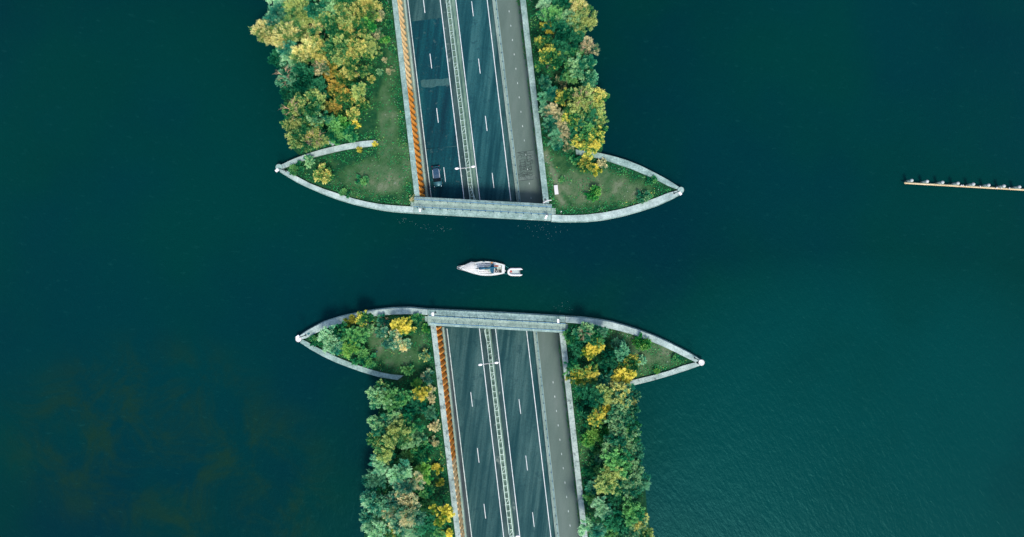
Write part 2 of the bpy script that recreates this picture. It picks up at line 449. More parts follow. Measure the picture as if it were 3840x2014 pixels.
def st3(a, b, c): return [(.12, a), (.5, b), (.85, c)]
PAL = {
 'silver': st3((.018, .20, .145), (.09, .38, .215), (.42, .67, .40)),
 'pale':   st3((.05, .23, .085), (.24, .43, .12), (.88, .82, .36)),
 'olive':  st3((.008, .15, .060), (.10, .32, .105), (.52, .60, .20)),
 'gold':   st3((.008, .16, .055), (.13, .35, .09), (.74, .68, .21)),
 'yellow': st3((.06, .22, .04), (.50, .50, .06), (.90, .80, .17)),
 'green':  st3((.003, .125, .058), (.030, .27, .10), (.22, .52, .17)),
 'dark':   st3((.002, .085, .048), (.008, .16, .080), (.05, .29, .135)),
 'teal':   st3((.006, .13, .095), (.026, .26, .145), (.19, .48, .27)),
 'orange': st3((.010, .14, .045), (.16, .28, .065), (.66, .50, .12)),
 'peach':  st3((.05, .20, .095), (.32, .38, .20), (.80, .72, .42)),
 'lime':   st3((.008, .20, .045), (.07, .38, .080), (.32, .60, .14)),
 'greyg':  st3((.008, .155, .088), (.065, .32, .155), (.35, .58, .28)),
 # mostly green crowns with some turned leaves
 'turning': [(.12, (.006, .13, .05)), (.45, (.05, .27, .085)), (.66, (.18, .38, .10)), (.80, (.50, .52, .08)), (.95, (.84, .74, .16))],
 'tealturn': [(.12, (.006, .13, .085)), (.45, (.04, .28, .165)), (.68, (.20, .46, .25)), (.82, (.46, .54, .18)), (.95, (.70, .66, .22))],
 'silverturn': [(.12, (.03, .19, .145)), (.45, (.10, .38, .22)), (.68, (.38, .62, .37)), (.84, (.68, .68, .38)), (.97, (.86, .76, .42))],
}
LM = {k: leaf_mat('leaves_' + k, v) for k, v in PAL.items()}
LM['grass'] = leaf_mat('grass_blades', [(.1, (.006, .070, .022)), (.45, (.022, .115, .040)), (.65, (.055, .12, .050)), (.9, (.13, .17, .085))], .2)
LM['cover'] = leaf_mat('ground_cover', [(.1, (.004, .10, .042)), (.5, (.018, .23, .070)), (.70, (.08, .32, .09)), (.84, (.22, .32, .09)), (.98, (.50, .46, .12))], .2)

def ground_mat():
    m = bpy.data.materials.new('grassy_ground'); m.use_nodes = True
    nt = m.node_tree; N = nt.nodes; L = nt.links
    b = N['Principled BSDF']; b.inputs['Roughness'].default_value = .95; b.inputs['Specular IOR Level'].default_value = .1
    at = N.new('ShaderNodeAttribute'); at.attribute_name = 'dry'
    geo = N.new('ShaderNodeNewGeometry')
    n = N.new('ShaderNodeTexNoise'); n.inputs['Scale'].default_value = .9; n.inputs['Detail'].default_value = 8; n.inputs['Roughness'].default_value = .68
    L.new(geo.outputs['Position'], n.inputs['Vector'])
    ad = N.new('ShaderNodeMath'); ad.operation = 'MULTIPLY_ADD'; ad.inputs[1].default_value = 1.1
    L.new(n.outputs['Fac'], ad.inputs[0])
    sb = N.new('ShaderNodeMath'); sb.operation = 'SUBTRACT'; sb.inputs[1].default_value = .55
    L.new(at.outputs['Fac'], sb.inputs[0]); L.new(sb.outputs[0], ad.inputs[2])
    cr = N.new('ShaderNodeValToRGB')
    ramp_set(cr, [(.0, (.005, .044, .018)), (.35, (.026, .078, .028)), (.6, (.042, .094, .042)), (.85, (.066, .106, .054)), (1.05, (.098, .130, .080))])
    L.new(ad.outputs[0], cr.inputs['Fac'])
    L.new(cr.outputs[0], b.inputs['Base Color'])
    n2 = N.new('ShaderNodeTexNoise'); n2.inputs['Scale'].default_value = 7; n2.inputs['Detail'].default_value = 5
    L.new(geo.outputs['Position'], n2.inputs['Vector'])
    bp = N.new('ShaderNodeBump'); bp.inputs['Strength'].default_value = .8; bp.inputs['Distance'].default_value = .12
    L.new(n2.outputs['Fac'], bp.inputs['Height']); L.new(bp.outputs[0], b.inputs['Normal'])
    return m
M['ground'] = ground_mat()
# ------------------------------------------------------------------ levels
Z_LAND, Z_QUAY, Z_DECK = 0.9, 1.3, 1.5
def zr(y):
    """road level: deepest under the channel, climbing away from it"""
    return -4.6 + 1.2 * max(abs(y) - 14.0, 0.0) / 40.0
def R(sx, sy, dz=0.0):
    z = -4.0 + dz
    for _ in range(4): z = zr(S(sx, sy, z).y) + dz
    return S(sx, sy, z)

LN = {  # lengthwise lines: survey x at sy 0 and 740 (upper cutting), 1240 and 2014 (lower cutting)
 'verge': (1483, 1566, 1636, 1724), 'barL': (1513.5, 1597, 1660, 1742), 'barR': (1520, 1604.2, 1666, 1749.5),
 'e1': (1529.1, 1617.1, 1677.2, 1769), 'd1': (1587.7, 1677.9, 1738, 1829.5), 'c1': (1650.7, 1739.5, 1798.5, 1889),
 'mL': (1672.4, 1761.8, 1820.5, 1910.5), 'mR': (1685.6, 1776, 1834, 1925.5), 'c2': (1709, 1798.5, 1859, 1949.6),
 'd2': (1767.9, 1856.4, 1915.5, 2008), 'e2': (1826.8, 1914.1, 1974.7, 2065.9), 'bL': (1846, 1936, 1999, 2083),
 'bR': (1863, 1951, 2014, 2098), 'pL': (1862, 1950, 2013, 2097), 'pR': (1947, 2040, 2096, 2184), 'pd': (1904.3, 1991, 2051.2, 2142.8)}
def lx(name, sy, off=0.0):
    a, b, c, d = LN[name]
    if sy <= 740: x = a + (b - a) * sy / 740.0
    elif sy >= 1240: x = c + (d - c) * (sy - 1240) / 774.0
    else: x = b + (c - b) * (sy - 740) / 500.0
    return x + off
SY_ALL = [-800, -400, 0, 250, 500, 740, 990, 1240, 1500, 1760, 2014, 2400, 2800]
SY_N = [-800, -400, 0, 250, 500, 758]
SY_S = [1232, 1500, 1760, 2014, 2400, 2800]
def strip(la, lb, sys_, dz=0.0, oa=0.0, ob=0.0, mb=None):
    mb = mb or MB()
    vs = []; fs = []
    for i, sy in enumerate(sys_):
        vs += [R(lx(la, sy, oa), sy, dz), R(lx(lb, sy, ob), sy, dz)]
        if i: fs.append((2 * i - 2, 2 * i, 2 * i + 1, 2 * i - 1))
    return mb.add(vs, fs)
def block(mb, la, lb, sy0, sy1, dz0, dz1, oa=0.0, ob=0.0, taper=0.0):
    """solid block between two lengthwise lines"""
    q = [(la, sy0, oa), (lb, sy0, ob), (lb, sy1, ob), (la, sy1, oa)]
    top = [R(lx(n, s, o), s, dz1) for n, s, o in q]
    bot = []
    for i, (p, (n, s, o)) in enumerate(zip(top, q)):
        d = (-taper if n == la and i in (0, 3) else taper)
        bot.append((p.x + d, p.y, zr(p.y) + dz0))
    return mb.add(bot + top, [(3, 2, 1, 0), (4, 5, 6, 7), (0, 1, 5, 4), (1, 2, 6, 5), (2, 3, 7, 6), (3, 0, 4, 7)])

# ------------------------------------------------------------------ water, unseen light-blocking bed
BIG = 1800.0
def h(p): return (p.x, p.y, 0.0)
CAPW_N = lambda sy: 1479.3 + (1564.3 - 1479.3) * sy / 737.0
CAPE_N = lambda sy: 1961.0 + (2049.0 - 1961.0) * sy / 764.0
CAPW_S = lambda sy: 1624.5 + (1718.0 - 1624.5) * (sy - 1220.7) / 793.3
CAPE_S = lambda sy: 2107.5 + (2193.3 - 2107.5) * (sy - 1240.8) / 773.2
A_ = h(S(CAPW_N(-800), -800, 1.25)); B_ = h(S(1565, 766, 1.3)); C_ = h(S(2052, 793, 1.3)); D_ = h(S(CAPE_N(-800), -800, 1.25))
E_ = h(S(1623, 1197, 1.3)); F_ = h(S(2109, 1226, 1.3)); H_ = h(S(CAPE_S(2800), 2800, 1.25)); G_ = h(S(CAPW_S(2800), 2800, 1.25))
wv = [A_, B_, C_, D_, E_, F_, G_, H_, (-BIG, BIG, 0), (-BIG, -BIG, 0), (BIG, -BIG, 0), (BIG, BIG, 0),
      (A_[0], BIG, 0), (D_[0], BIG, 0), (G_[0], -BIG, 0), (H_[0], -BIG, 0)]
wf = [(8, 9, 14, 6, 4, 1, 0, 12), (13, 3, 2, 5, 7, 15, 10, 11), (12, 0, 3, 13), (6, 14, 15, 7), (1, 4, 5, 2)]
struct(MB().add(wv, wf).build('water', M['water']))
struct(MB().add([(-BIG, -BIG, -9), (BIG, -BIG, -9), (BIG, BIG, -9), (-BIG, BIG, -9)], [(0, 1, 2, 3)]).build('light_blocking_bed', M['soil']))  # unseen bed plane, added to block light from below

# ------------------------------------------------------------------ outlines read off the photograph
NW_ARM_OUT = Z((920, 350), 2.874)([(380, 772), (500, 715), (640, 660), (800, 610), (950, 572), (1100, 540), (1250, 517), (1405, 503)])
NW_ARM_IN = Z((920, 350), 2.874)([(400, 812), (500, 772), (620, 727), (760, 682), (900, 646), (1050, 612), (1200, 587), (1410, 564)])
NW_Q_OUT = Z((920, 350), 2.874)([(368, 838), (450, 888), (560, 953), (700, 1018), (850, 1083), (1000, 1138), (1150, 1182), (1300, 1217), (1450, 1247), (1600, 1268), (1815, 1283)])
NW_Q_IN = Z((920, 350), 2.874)([(400, 814), (460, 845), (560, 898), (700, 972), (850, 1032), (1000, 1081), (1150, 1130), (1300, 1167), (1450, 1194), (1600, 1208), (1815, 1222)])
NM_OUT = [(1552, 796.5), (1800, 810.5), (2067, 824)]
NM_IN = [(1552, 776), (1800, 790.5), (2067, 804.5)]
NE_Q_OUT = Z((1960, 400), 2.937)([(316, 1255), (450, 1261), (700, 1259), (900, 1238), (1100, 1198), (1300, 1143), (1500, 1077), (1650, 1008), (1740, 958)])
NE_Q_IN = Z((1960, 400), 2.937)([(316, 1189), (500, 1197), (700, 1190), (900, 1165), (1100, 1125), (1300, 1065), (1480, 1000), (1600, 950), (1722, 920)])
NE_ARM_OUT = Z((1960, 400), 2.937)([(582, 470), (700, 490), (850, 510), (1000, 545), (1150, 590), (1300, 650), (1450, 725), (1600, 805), (1730, 890)])
NE_ARM_IN = Z((1960, 400), 2.937)([(592, 527), (750, 549), (900, 585), (1050, 635), (1200, 685), (1350, 750), (1470, 802), (1600, 870), (1722, 916)])
SW_Q_OUT = Z((1080, 1120), 3.07)([(118, 442), (200, 383), (300, 323), (430, 262), (600, 210), (800, 167), (1000, 132), (1200, 112), (1400, 107), (1608, 127)])
SW_Q_IN = Z((1080, 1120), 3.07)([(160, 470), (205, 458), (300, 406), (420, 352), (560, 302), (700, 262), (850, 231), (980, 203), (1100, 190), (1250, 180), (1400, 178), (1608, 187)])
SW_ARM_OUT = Z((1080, 1120), 3.07)([(140, 507), (250, 580), (400, 665), (560, 740), (720, 800), (880, 855), (1050, 905), (1262, 936)])
SW_ARM_IN = Z((1080, 1120), 3.07)([(162, 471), (215, 493), (300, 545), (450, 620), (600, 690), (760, 750), (900, 800), (1050, 845), (1180, 872), (1330, 886)])
SM_OUT = [(1604, 1161), (1862, 1172.8), (2119.5, 1187.6)]
SM_IN = [(1604, 1181), (1862, 1196), (2119.5, 1210)]
SE_Q_OUT = Z((2080, 1140), 3.753)([(150, 180), (400, 196), (600, 221), (800, 256), (1000, 311), (1200, 376), (1400, 451), (1600, 541), (1800, 641), (1950, 721), (2050, 788)])
SE_Q_IN = Z((2080, 1140), 3.753)([(150, 262), (300, 272), (500, 297), (700, 330), (900, 375), (1100, 430), (1300, 505), (1500, 585), (1700, 680), (1850, 755), (1985, 820)])
SE_ARM_OUT = Z((2080, 1140), 3.753)([(2045, 866), (1900, 920), (1700, 985), (1500, 1045), (1300, 1100), (1100, 1148), (880, 1174)])
SE_ARM_IN = Z((2080, 1140), 3.753)([(1985, 822), (1800, 870), (1600, 945), (1400, 1000), (1150, 1060), (1000, 1090), (850, 1112)])

# ------------------------------------------------------------------ ground of the four peninsulas
def mid(a, b, n=24):
    return [(p + q) / 2 for p, q in zip(resample([S(*t, Z_QUAY) for t in a], n), resample([S(*t, Z_QUAY) for t in b], n))]
def cut(path, t0, t1): n = len(path); return path[int(t0 * (n - 1)):int(t1 * (n - 1)) + 1]
def px(pts, z=Z_LAND): return [S(*p, z) for p in pts]
LAND = {}
arm = mid(NW_ARM_OUT, NW_ARM_IN); q = mid(NW_Q_OUT, NW_Q_IN)
LAND['nw'] = (px([(1479, 0), (1387, -800)]) , px([(975, -800), (1000, -300), (1035, 0), (1030, 110), (1045, 200), (1065, 300), (1078, 400), (1088, 500), (1112, 560), (1142, 588)]),
              arm[6::-1] + q[1:] + px([(1556, 786), (1560, 742)]))
arm = mid(NE_ARM_OUT, NE_ARM_IN); q = mid(NE_Q_OUT, NE_Q_IN)
LAND['ne'] = (px([(2050, 764), (2064, 800)]) + q[:-1] + arm[-1:9:-1],
              px([(2249, 574), (2262, 560), (2252, 480), (2240, 400), (2232, 300), (2212, 200), (2188, 100), (2178, 0), (2150, -300), (2060, -800)]),
              px([(1869, -800), (1961, 0)]))
arm = mid(SW_ARM_OUT, SW_ARM_IN); q = mid(SW_Q_OUT, SW_Q_IN)
LAND['sw'] = (q[::-1][:-1] + arm[0:17], px([(1422, 1412), (1440, 1426), (1425, 1500), (1412, 1600), (1405, 1700), (1392, 1800), (1378, 1900), (1365, 2014), (1385, 2300), (1440, 2800)]),
              px([(1810, 2800), (1718, 2014), (1627, 1240), (1608, 1200)]))
arm = mid(SE_ARM_OUT, SE_ARM_IN); q = mid(SE_Q_OUT, SE_Q_IN)
LAND['se'] = (px([(2280, 2800), (2193, 2014), (2107, 1245), (2117, 1215)]) + q[:-1] + arm[0:-1],
              px([(2315, 1450), (2372, 1456), (2375, 1520), (2385, 1600), (2395, 1700), (2405, 1800), (2412, 1900), (2428, 2014), (2445, 2300), (2470, 2800)]), [])
def inside(P, poly):
    x, y = P[:, 0], P[:, 1]; r = np.zeros(len(P), bool); n = len(poly)
    for i in range(n):
        x1, y1 = poly[i][:2]; x2, y2 = poly[(i + 1) % n][:2]
        c = ((y1 > y) != (y2 > y))
        r ^= c & (x < (x2 - x1) * (y - y1) / ((y2 - y1) if y2 != y1 else 1e-9) + x1)
    return r
def seg_dist(P, pts):
    d = np.full(len(P), 1e9)
    for a, b in zip(pts, pts[1:]):
        a = np.array(a[:2]); b = np.array(b[:2]); ab = b - a
        t = np.clip(((P - a) @ ab) / max(ab @ ab, 1e-9), 0, 1)
        d = np.minimum(d, np.linalg.norm(P - a - t[:, None] * ab, axis=1))
    return d
_g = np.random.default_rng(3).random((512, 512))
def vnoise(P, s, seed=0):
    """smooth value noise, two octaves"""
    out = 0
    for o, w in ((1, .65), (2.3, .35)):
        q = P * s * o + seed * 17.3 + 300
        i = np.floor(q).astype(int); f = q - i; f = f * f * (3 - 2 * f)
        g = lambda a, b: _g[(i[:, 0] + a) % 512, (i[:, 1] + b) % 512]
        out = out + w * ((g(0, 0) * (1 - f[:, 0]) + g(1, 0) * f[:, 0]) * (1 - f[:, 1]) + (g(0, 1) * (1 - f[:, 0]) + g(1, 1) * f[:, 0]) * f[:, 1])
    return out
# worn, dry places: (Vx, Vy, rx, ry, how dry)
DRY = [(955, 445, 85, 45, .95), (1005, 415, 38, 60, .7), (975, 330, 26, 120, .75), (985, 200, 18, 100, .45), (900, 460, 60, 40, .5),
       (1470, 470, 85, 48, 1.0), (1560, 480, 80, 36, .9), (1400, 440, 30, 60, .6), (1600, 478, 50, 26, .7),
       (1000, 890, 50, 40, .85), (948, 865, 22, 45, 1.0), (1040, 880, 40, 40, .6), (940, 828, 14, 20, 1.0), (1056, 800, 16, 16, .8),
       (1610, 870, 40, 40, 1.0), (1650, 890, 60, 36, .95), (1560, 850, 30, 30, .8), (1600, 930, 36, 22, .6), (1528, 1130, 10, 40, .4), (1466, 1120, 12, 60, .4)]
TRAIL = [V(1386, 505, 0), V(1384, 480, 0), V(1402, 455, 0), V(1392, 425, 0), V(1372, 400, 0), V(1368, 385, 0)]
TRAIL = [V(*p, Z_LAND) for p in [(1371, 385), (1378, 405), (1390, 430), (1398, 455), (1404, 490), (1420, 515)]]
def dryness(P):
    d = np.zeros(len(P))
    for vx, vy, rx, ry, a in DRY:
        c = V(vx, vy, Z_LAND); k = 1.490683 * (CAM_H - Z_LAND) / 2560
        e = ((P[:, 0] - c.x) / (rx * k)) ** 2 + ((P[:, 1] - c.y) / (ry * k)) ** 2
        d = np.maximum(d, .8 * a * np.clip(1.25 - e * .8, 0, 1))
    t = seg_dist(P, TRAIL)
    d = np.maximum(d, 1.15 * np.clip(1.2 - t / 1.1, 0, 1))
    return np.clip(d + (vnoise(P, .6, 2) - .5) * .75 + (vnoise(P, 2.1, 6) - .5) * .4, 0, 1.2)
LANDPOLY = {}
for key, (p0, shore, p1) in LAND.items():
    poly = list(p0) + list(shore) + list(p1)
    LANDPOLY[key] = [(p.x, p.y) for p in poly]
    P2 = np.array(LANDPOLY[key])
    lo, hi = P2.min(0), P2.max(0)
    st = .55
    nx = int((hi[0] - lo[0]) / st) + 1; ny = int((hi[1] - lo[1]) / st) + 1
    gx, gy = np.meshgrid(lo[0] + st * np.arange(nx), lo[1] + st * np.arange(ny), indexing='ij')
    G = np.stack([gx.ravel(), gy.ravel()], 1)
    ins = inside(G, LANDPOLY[key])
    zz = Z_LAND + (vnoise(G, .35, 5) - .5) * .22
    dry = dryness(G)
    faces = []
    ins2 = ins.reshape(nx, ny)
    ok = ins2[:-1, :-1] & ins2[1:, :-1] & ins2[1:, 1:] & ins2[:-1, 1:]
    ii, jj = np.nonzero(ok)
    idx = np.arange(nx * ny).reshape(nx, ny)
    F = np.stack([idx[ii, jj], idx[ii + 1, jj], idx[ii + 1, jj + 1], idx[ii, jj + 1]], 1)
    used = np.unique(F); remap = -np.ones(nx * ny, int); remap[used] = np.arange(len(used))
    verts = np.concatenate([G[used], zz[used, None]], 1).tolist(); faces = remap[F].tolist()
    dv = dry[used].tolist()
    # rim between the grid and the walls, and the bank that slopes under water
    n0 = len(verts); verts += [(p.x, p.y, Z_LAND - .14) for p in poly]; dv += [.1] * len(poly)
    faces.append(list(range(n0, n0 + len(poly))))
    n1 = len(verts)
    c = P2.mean(0)
    for p in shore:
        o = Vector((p.x - c[0], 0, 0)); o = o.normalized() if o.length else o
        verts += [(p.x, p.y, Z_LAND - .14), (p.x + o.x * 1.4, p.y, -.5)]; dv += [0, 0]
    for i in range(len(shore) - 1):
        faces.append((n1 + 2 * i, n1 + 2 * i + 1, n1 + 2 * i + 3, n1 + 2 * i + 2))
    me = bpy.data.meshes.new('ground'); me.from_pydata(verts, [], faces); me.shade_smooth(); me.update()
    at = me.attributes.new('dry', 'FLOAT', 'POINT'); at.data.foreach_set('value', dv)
    struct(link('ground', me, None, mat=M['ground']))

# ------------------------------------------------------------------ road, cycle path, median
road = struct(strip('verge', 'bL', SY_ALL, 0, 0, 12).build('road', M['asphalt']))
road_ch = lambda name, mb, mat: mb.build(name, mat, road)
for sys_ in (SY_N, SY_S):
    road_ch('verge_strip', strip('verge', 'barL', sys_, .03), M['verge'])
    road_ch('gutter', strip('barR', 'e1', sys_, .004, 0, -1.5 if sys_ is SY_N else -2), M['gutter'])
# resurfaced stretches, each a sheet a few mm above the road
def patch(sy0, sy1, la, lb, mat, dz, skew=-6.0, n=6, oa=1.5, ob=-1.5, wob=0.0):
    mb = MB(); vs = []; fs = []
    W = 9
    for j in range(n + 1):
        for i in range(W + 1):
            u = i / W
            sy = sy0 + (sy1 - sy0) * j / n
            if j in (0, n): sy += skew * 2 * (u - .5) + random.uniform(-wob, wob)
            xa, xb = lx(la, sy, oa), lx(lb, sy, ob)
            vs.append(R(xa + (xb - xa) * u, sy, dz))
    for j in range(n):
        for i in range(W):
            a = j * (W + 1) + i
            fs.append((a, a + W + 1, a + W + 2, a + 1))
    return road_ch('road_patch', mb.add(vs, fs), mat)
patch(74, 553, 'e1', 'c1', M['asphalt_dark'], .004, skew=-7)
patch(-380, 760, 'c2', 'e2', M['asphalt_blue'], .004, skew=-4, n=10)
patch(553, 758, 'e1', 'c1', M['asphalt_dark'], .004, skew=-3)
patch(296, 324, 'e1', 'c1', M['asphalt_pale'], .008, skew=-4, n=2, oa=12, wob=3.5)
for sys_ in (SY_N, SY_S):
    top = sys_ is SY_N
    road_ch('median_strip', strip('c1', 'mL', sys_, .004, 3, 0), M['median_dark'])
    road_ch('median_strip', strip('mL', 'mR', sys_, .05, -1.5, 6), M['median'])
    road_ch('median_strip', strip('mR', 'c2', sys_, .004, 8.5, -4), M['median'] if top else M['median_dark'])
    for nm, mat in (('e1', 'line_worn'), ('c1', 'line'), ('c2', 'line'), ('e2', 'line')):
        road_ch('edge_line', strip(nm, nm, sys_, .012, -1.4, 1.4), M[mat])
def dash(la, sy, ln, w, dz, parent, name='lane_dash', mat='line'):
    strip(la, la, [sy - ln / 2, sy + ln / 2], dz, -w / 2, w / 2).build(name, M[mat], parent)
for sy in (-402, -191, 21, 229, 433, 655): dash('d1', sy, 55, 2.5, .012, road)
for sy in (-397, -183, 33, 248, 463, 676.5): dash('d2', sy, 56, 2.5, .010, road)
for sy in (1287.4, 1497.7, 1707.7, 1917, 2127, 2337): dash('d1', sy, 54.5, 2.4, .010, road)
for sy in (1313.3, 1524.5, 1736.4, 1948.6, 2160, 2372): dash('d2', sy, 55, 2.4, .010, road)

path = struct(strip('pL', 'pR', SY_ALL, .9, 0, 8).build('cycle_path', M['path']))
for k in range(-10, 14): dash('pd', 42.6 + 53.8 * k, 6.4, 2.3, .912, path, mat='line_worn')
for k in range(0, 22): dash('pd', 1326.4 + 53.7 * k, 7.2, 2.2, .912, path, mat='line_worn')
def path_patch_and_shade(poly, dz=.906, mat='patch_and_shade'):
    MB().add([R(x, y, dz) for x, y in poly], [tuple(range(len(poly)))[::-1]]).build('path_patch_and_shade', M[mat], path)
A4 = Z((1500, 400), 2.937); B1 = Z((1560, 1120), 3.973)
path_patch_and_shade(A4([(1402, 492), (1478, 484), (1486, 588), (1412, 596)]))
path_patch_and_shade(A4([(1296, 778), (1405, 768), (1478, 748), (1530, 792), (1420, 808), (1300, 822)]))
path_patch_and_shade(B1([(1830, 548), (1960, 552), (2108, 528), (2116, 608), (1985, 636), (1840, 652)]))  # cast shadow band, painted as a darker sheet on the path
# tar-sealed cracks: crooked ribbons poured on the path
mb = MB(); rc = random.Random(11)
def ribbon(pts, w=.06, dz=.914):
    P = [R(x, y, dz) for x, y in pts]; vs = []; fs = []
    for i, p in enumerate(P):
        t = (P[min(i + 1, len(P) - 1)] - P[max(i - 1, 0)]); t.z = 0; t.normalize()
        n = Vector((-t.y, t.x, 0)) * w * rc.uniform(.6, 1.2)
        vs += [p + n, p - n]
        if i: fs.append((2 * i - 2, 2 * i - 1, 2 * i + 1, 2 * i))
    mb.add(vs, fs)
ribbon(A4([(1284, 508), (1330, 500), (1386, 494), (1470, 476)]), .045)
ribbon(A4([(1388, 494), (1392, 540), (1400, 600)]), .05)
ribbon(A4([(1308, 818), (1400, 808), (1470, 802)]), .05)
for y in (520, 548, 588, 612, 640, 662, 684, 706, 728, 746, 762):
    x = rc.uniform(1296, 1330); pts = []
    while x < rc.uniform(1440, 1482):
        pts.append((x, y + (x - 1300) * -.06 + rc.uniform(-11, 11))); x += rc.uniform(14, 26)
    if len(pts) > 2: ribbon(A4(pts), .05)
    for k in range(3):
        px_, py_ = rc.choice(pts)
        ribbon(A4([(px_, py_), (px_ + rc.uniform(-14, 14), py_ + 14), (px_ + rc.uniform(-12, 14), py_ + rc.uniform(22, 34))]), .045)
for pts in ([(1322, 590), (1326, 640), (1332, 700)], [(1372, 600), (1380, 640), (1396, 690)], [(1430, 590), (1440, 640), (1452, 700)]):
    ribbon(A4(pts), .05)
ribbon(B1([(1876, 686), (1930, 678), (1990, 672), (2050, 676)]), .04)
ribbon(B1([(1906, 922), (1960, 910), (2060, 902), (2130, 896)]), .04)
ribbon(B1([(2060, 760), (2120, 752)]), .04); ribbon(B1([(2050, 790), (2110, 800)]), .035)
ribbon(A4([(1620, 0), (1622, 6)]), .02)
mb.build('crack_sealing', M['tar'], path)

# tunnel roof under the channel
struct(MB().prism([S(1545, 770, 0), S(2075, 798, 0), S(2128, 1222, 0), S(1598, 1192, 0)], -.95, -.12).build('tunnel_roof', M['concrete_wall']))

# ------------------------------------------------------------------ low concrete barriers
def barrier(name_lab, la, lb, sy_from, sy_to, pitch, dz, mat, oa=0, ob=0, taper=.10, cat='barrier', base=0.0):
    p = R(lx(la, (sy_from + sy_to) / 2), (sy_from + sy_to) / 2)
    t = thing('concrete_barrier', name_lab, cat, p)
    y = sy_from
    while abs(y - sy_to) > 1 and (sy_to - y) * pitch > 0:
        y2 = y + pitch
        if (sy_to - y2) * pitch < 0: y2 = sy_to
        mb = MB()
        block(mb, la, lb, min(y, y2) + .35, max(y, y2) - .35, base, dz, oa, ob, taper)
        mb.build('barrier_block', mat, t)
        y = y2
    return t
barrier('pale low concrete barrier between the upper orange sheet piles and the carriageway', 'barL', 'barR', 754, -330, -106, .8, M['barrier'])
barrier('pale low concrete barrier between the lower orange sheet piles and the carriageway', 'barL', 'barR', 1226, 2340, 106, .8, M['barrier'])
for yy, lab in (((758, -330, -140), 'mossy concrete barrier dividing the upper carriageway from the cycle path'),
                ((1240, 2340, 140), 'mossy concrete barrier dividing the lower carriageway from the cycle path')):
    t = barrier(lab, 'bL', 'bR', *yy, 1.0, M['barrier'], oa=6.5, ob=0, taper=.05)
    y0, y1, st = yy
    y = y0
    while abs(y - y1) > 1:
        y2 = y + st if (y1 - y - st) * st > 0 else y1
        mb = MB(); block(mb, 'bL', 'bL', min(y, y2) + .35, max(y, y2) - .35, 0, .8, 0, 6.3, .05)
        mb.build('barrier_foot', M['barrier_dark'], t); y = y2

def rail_run(name, lab, la, off, sy0, sy1, dz_base, dz_top, pitch, post_mat, rail_mat, cat, post_w=.07, rail_w=.06, rail_h=.1):
    mid_ = R(lx(la, (sy0 + sy1) / 2, off), (sy0 + sy1) / 2, dz_base)
    t = thing(name, lab, cat, mid_)
    mb = MB(); n = 6
    P = [R(lx(la, sy0 + (sy1 - sy0) * i / n, off), sy0 + (sy1 - sy0) * i / n, dz_top) for i in range(n + 1)]
    for a, b in zip(P, P[1:]): mb.bar(a, b, rail_w, rail_h)
    mb.build('rail', rail_mat, t)
    pm = MB().box((0, 0, (dz_top - dz_base) / 2), (post_w, post_w, dz_top - dz_base)).box((0, 0, .02), (.24, .24, .04)).mesh('post', post_mat)
    y = sy0 + 8
    while y < sy1:
        p = R(lx(la, y, off - 1.6), y, dz_base)
        o = link('post', pm, t, False); o.location = p - mid_; o.rotation_euler = (0, 0, AX)
        y += pitch
    return t
rail_run('guard_rail', 'thin blue rail on posts along the upper cycle path barrier', 'bR', -3.0, -330, 756, 1.0, 1.45, 32.5, M['rail_post'], M['blue_rail'], 'guard rail')
rail_run('guard_rail', 'thin blue rail on posts along the lower cycle path barrier', 'bR', -3.0, 1244, 2340, 1.0, 1.45, 32.5, M['rail_post'], M['blue_rail'], 'guard rail')

# ------------------------------------------------------------------ guard rail in the median
def median_rail(lab, sy0, sy1, first, pitch, diag_at):
    c = R(lx('mL', (sy0 + sy1) / 2), (sy0 + sy1) / 2)
    t = thing('guard_rail', lab, 'guard rail', c)
    for nm in ('mL', 'mR'):
        mb = MB(); n = 10
        P = [R(lx(nm, sy0 + (sy1 - sy0) * i / n), sy0 + (sy1 - sy0) * i / n, .75) for i in range(n + 1)]
        for a, b in zip(P, P[1:]): mb.bar(a, b, .13, .28)
        mb.build('rail', M['steel'], t)
    y = first; k = 0
    pmesh = MB().box((0, 0, .3), (.12, .12, .6)).mesh('post', M['steel_dark'])
    a = R(lx('mL', first), first, .75); b = R(lx('mR', first), first - 2.2, .75)
    w = (b - a).length
    cm = MB().bar((-w / 2, 0, 0), (w / 2, 0, 0), .10, .08).mesh('crossbar', M['steel'])
    dm = None
    while y < sy1:
        a = R(lx('mL', y), y, .77); b = R(lx('mR', y), y - 2.0, .77)
        m_ = (a + b) / 2; ang = math.atan2(b.y - a.y, b.x - a.x)
        o = link('crossbar', cm, t, False); o.location = m_ - c; o.rotation_euler = (0, 0, ang)
        o = link('post', pmesh, t, False); o.location = Vector((m_.x, m_.y, zr(m_.y) + .05)) - c; o.rotation_euler = (0, 0, ang)
        if k % 5 == diag_at:
            p = R(lx('mL', y + pitch - 3), y + pitch - 3, .76); q_ = R(lx('mR', y + 2), y + 2, .76)
            MB().bar(p, q_, .08, .07).build('brace', M['steel'], t)
        y += pitch; k += 1
    return t
gn = median_rail('double steel guard rail with crossbars in the median above the channel', -330, 757, -310.5, 23.85, 3)
MB().bar(R(1764, 700, .73), R(1784, 752, .73), .12, .26).build('splay_rail', M['steel'], gn)
gs = median_rail('double steel guard rail with crossbars in the median below the channel', 1233, 2340, 1257.5, 23.55, 1)
MB().bar(R(1829, 1300, .73), R(1816, 1236, .73), .12, .26).build('splay_rail', M['steel'], gs)

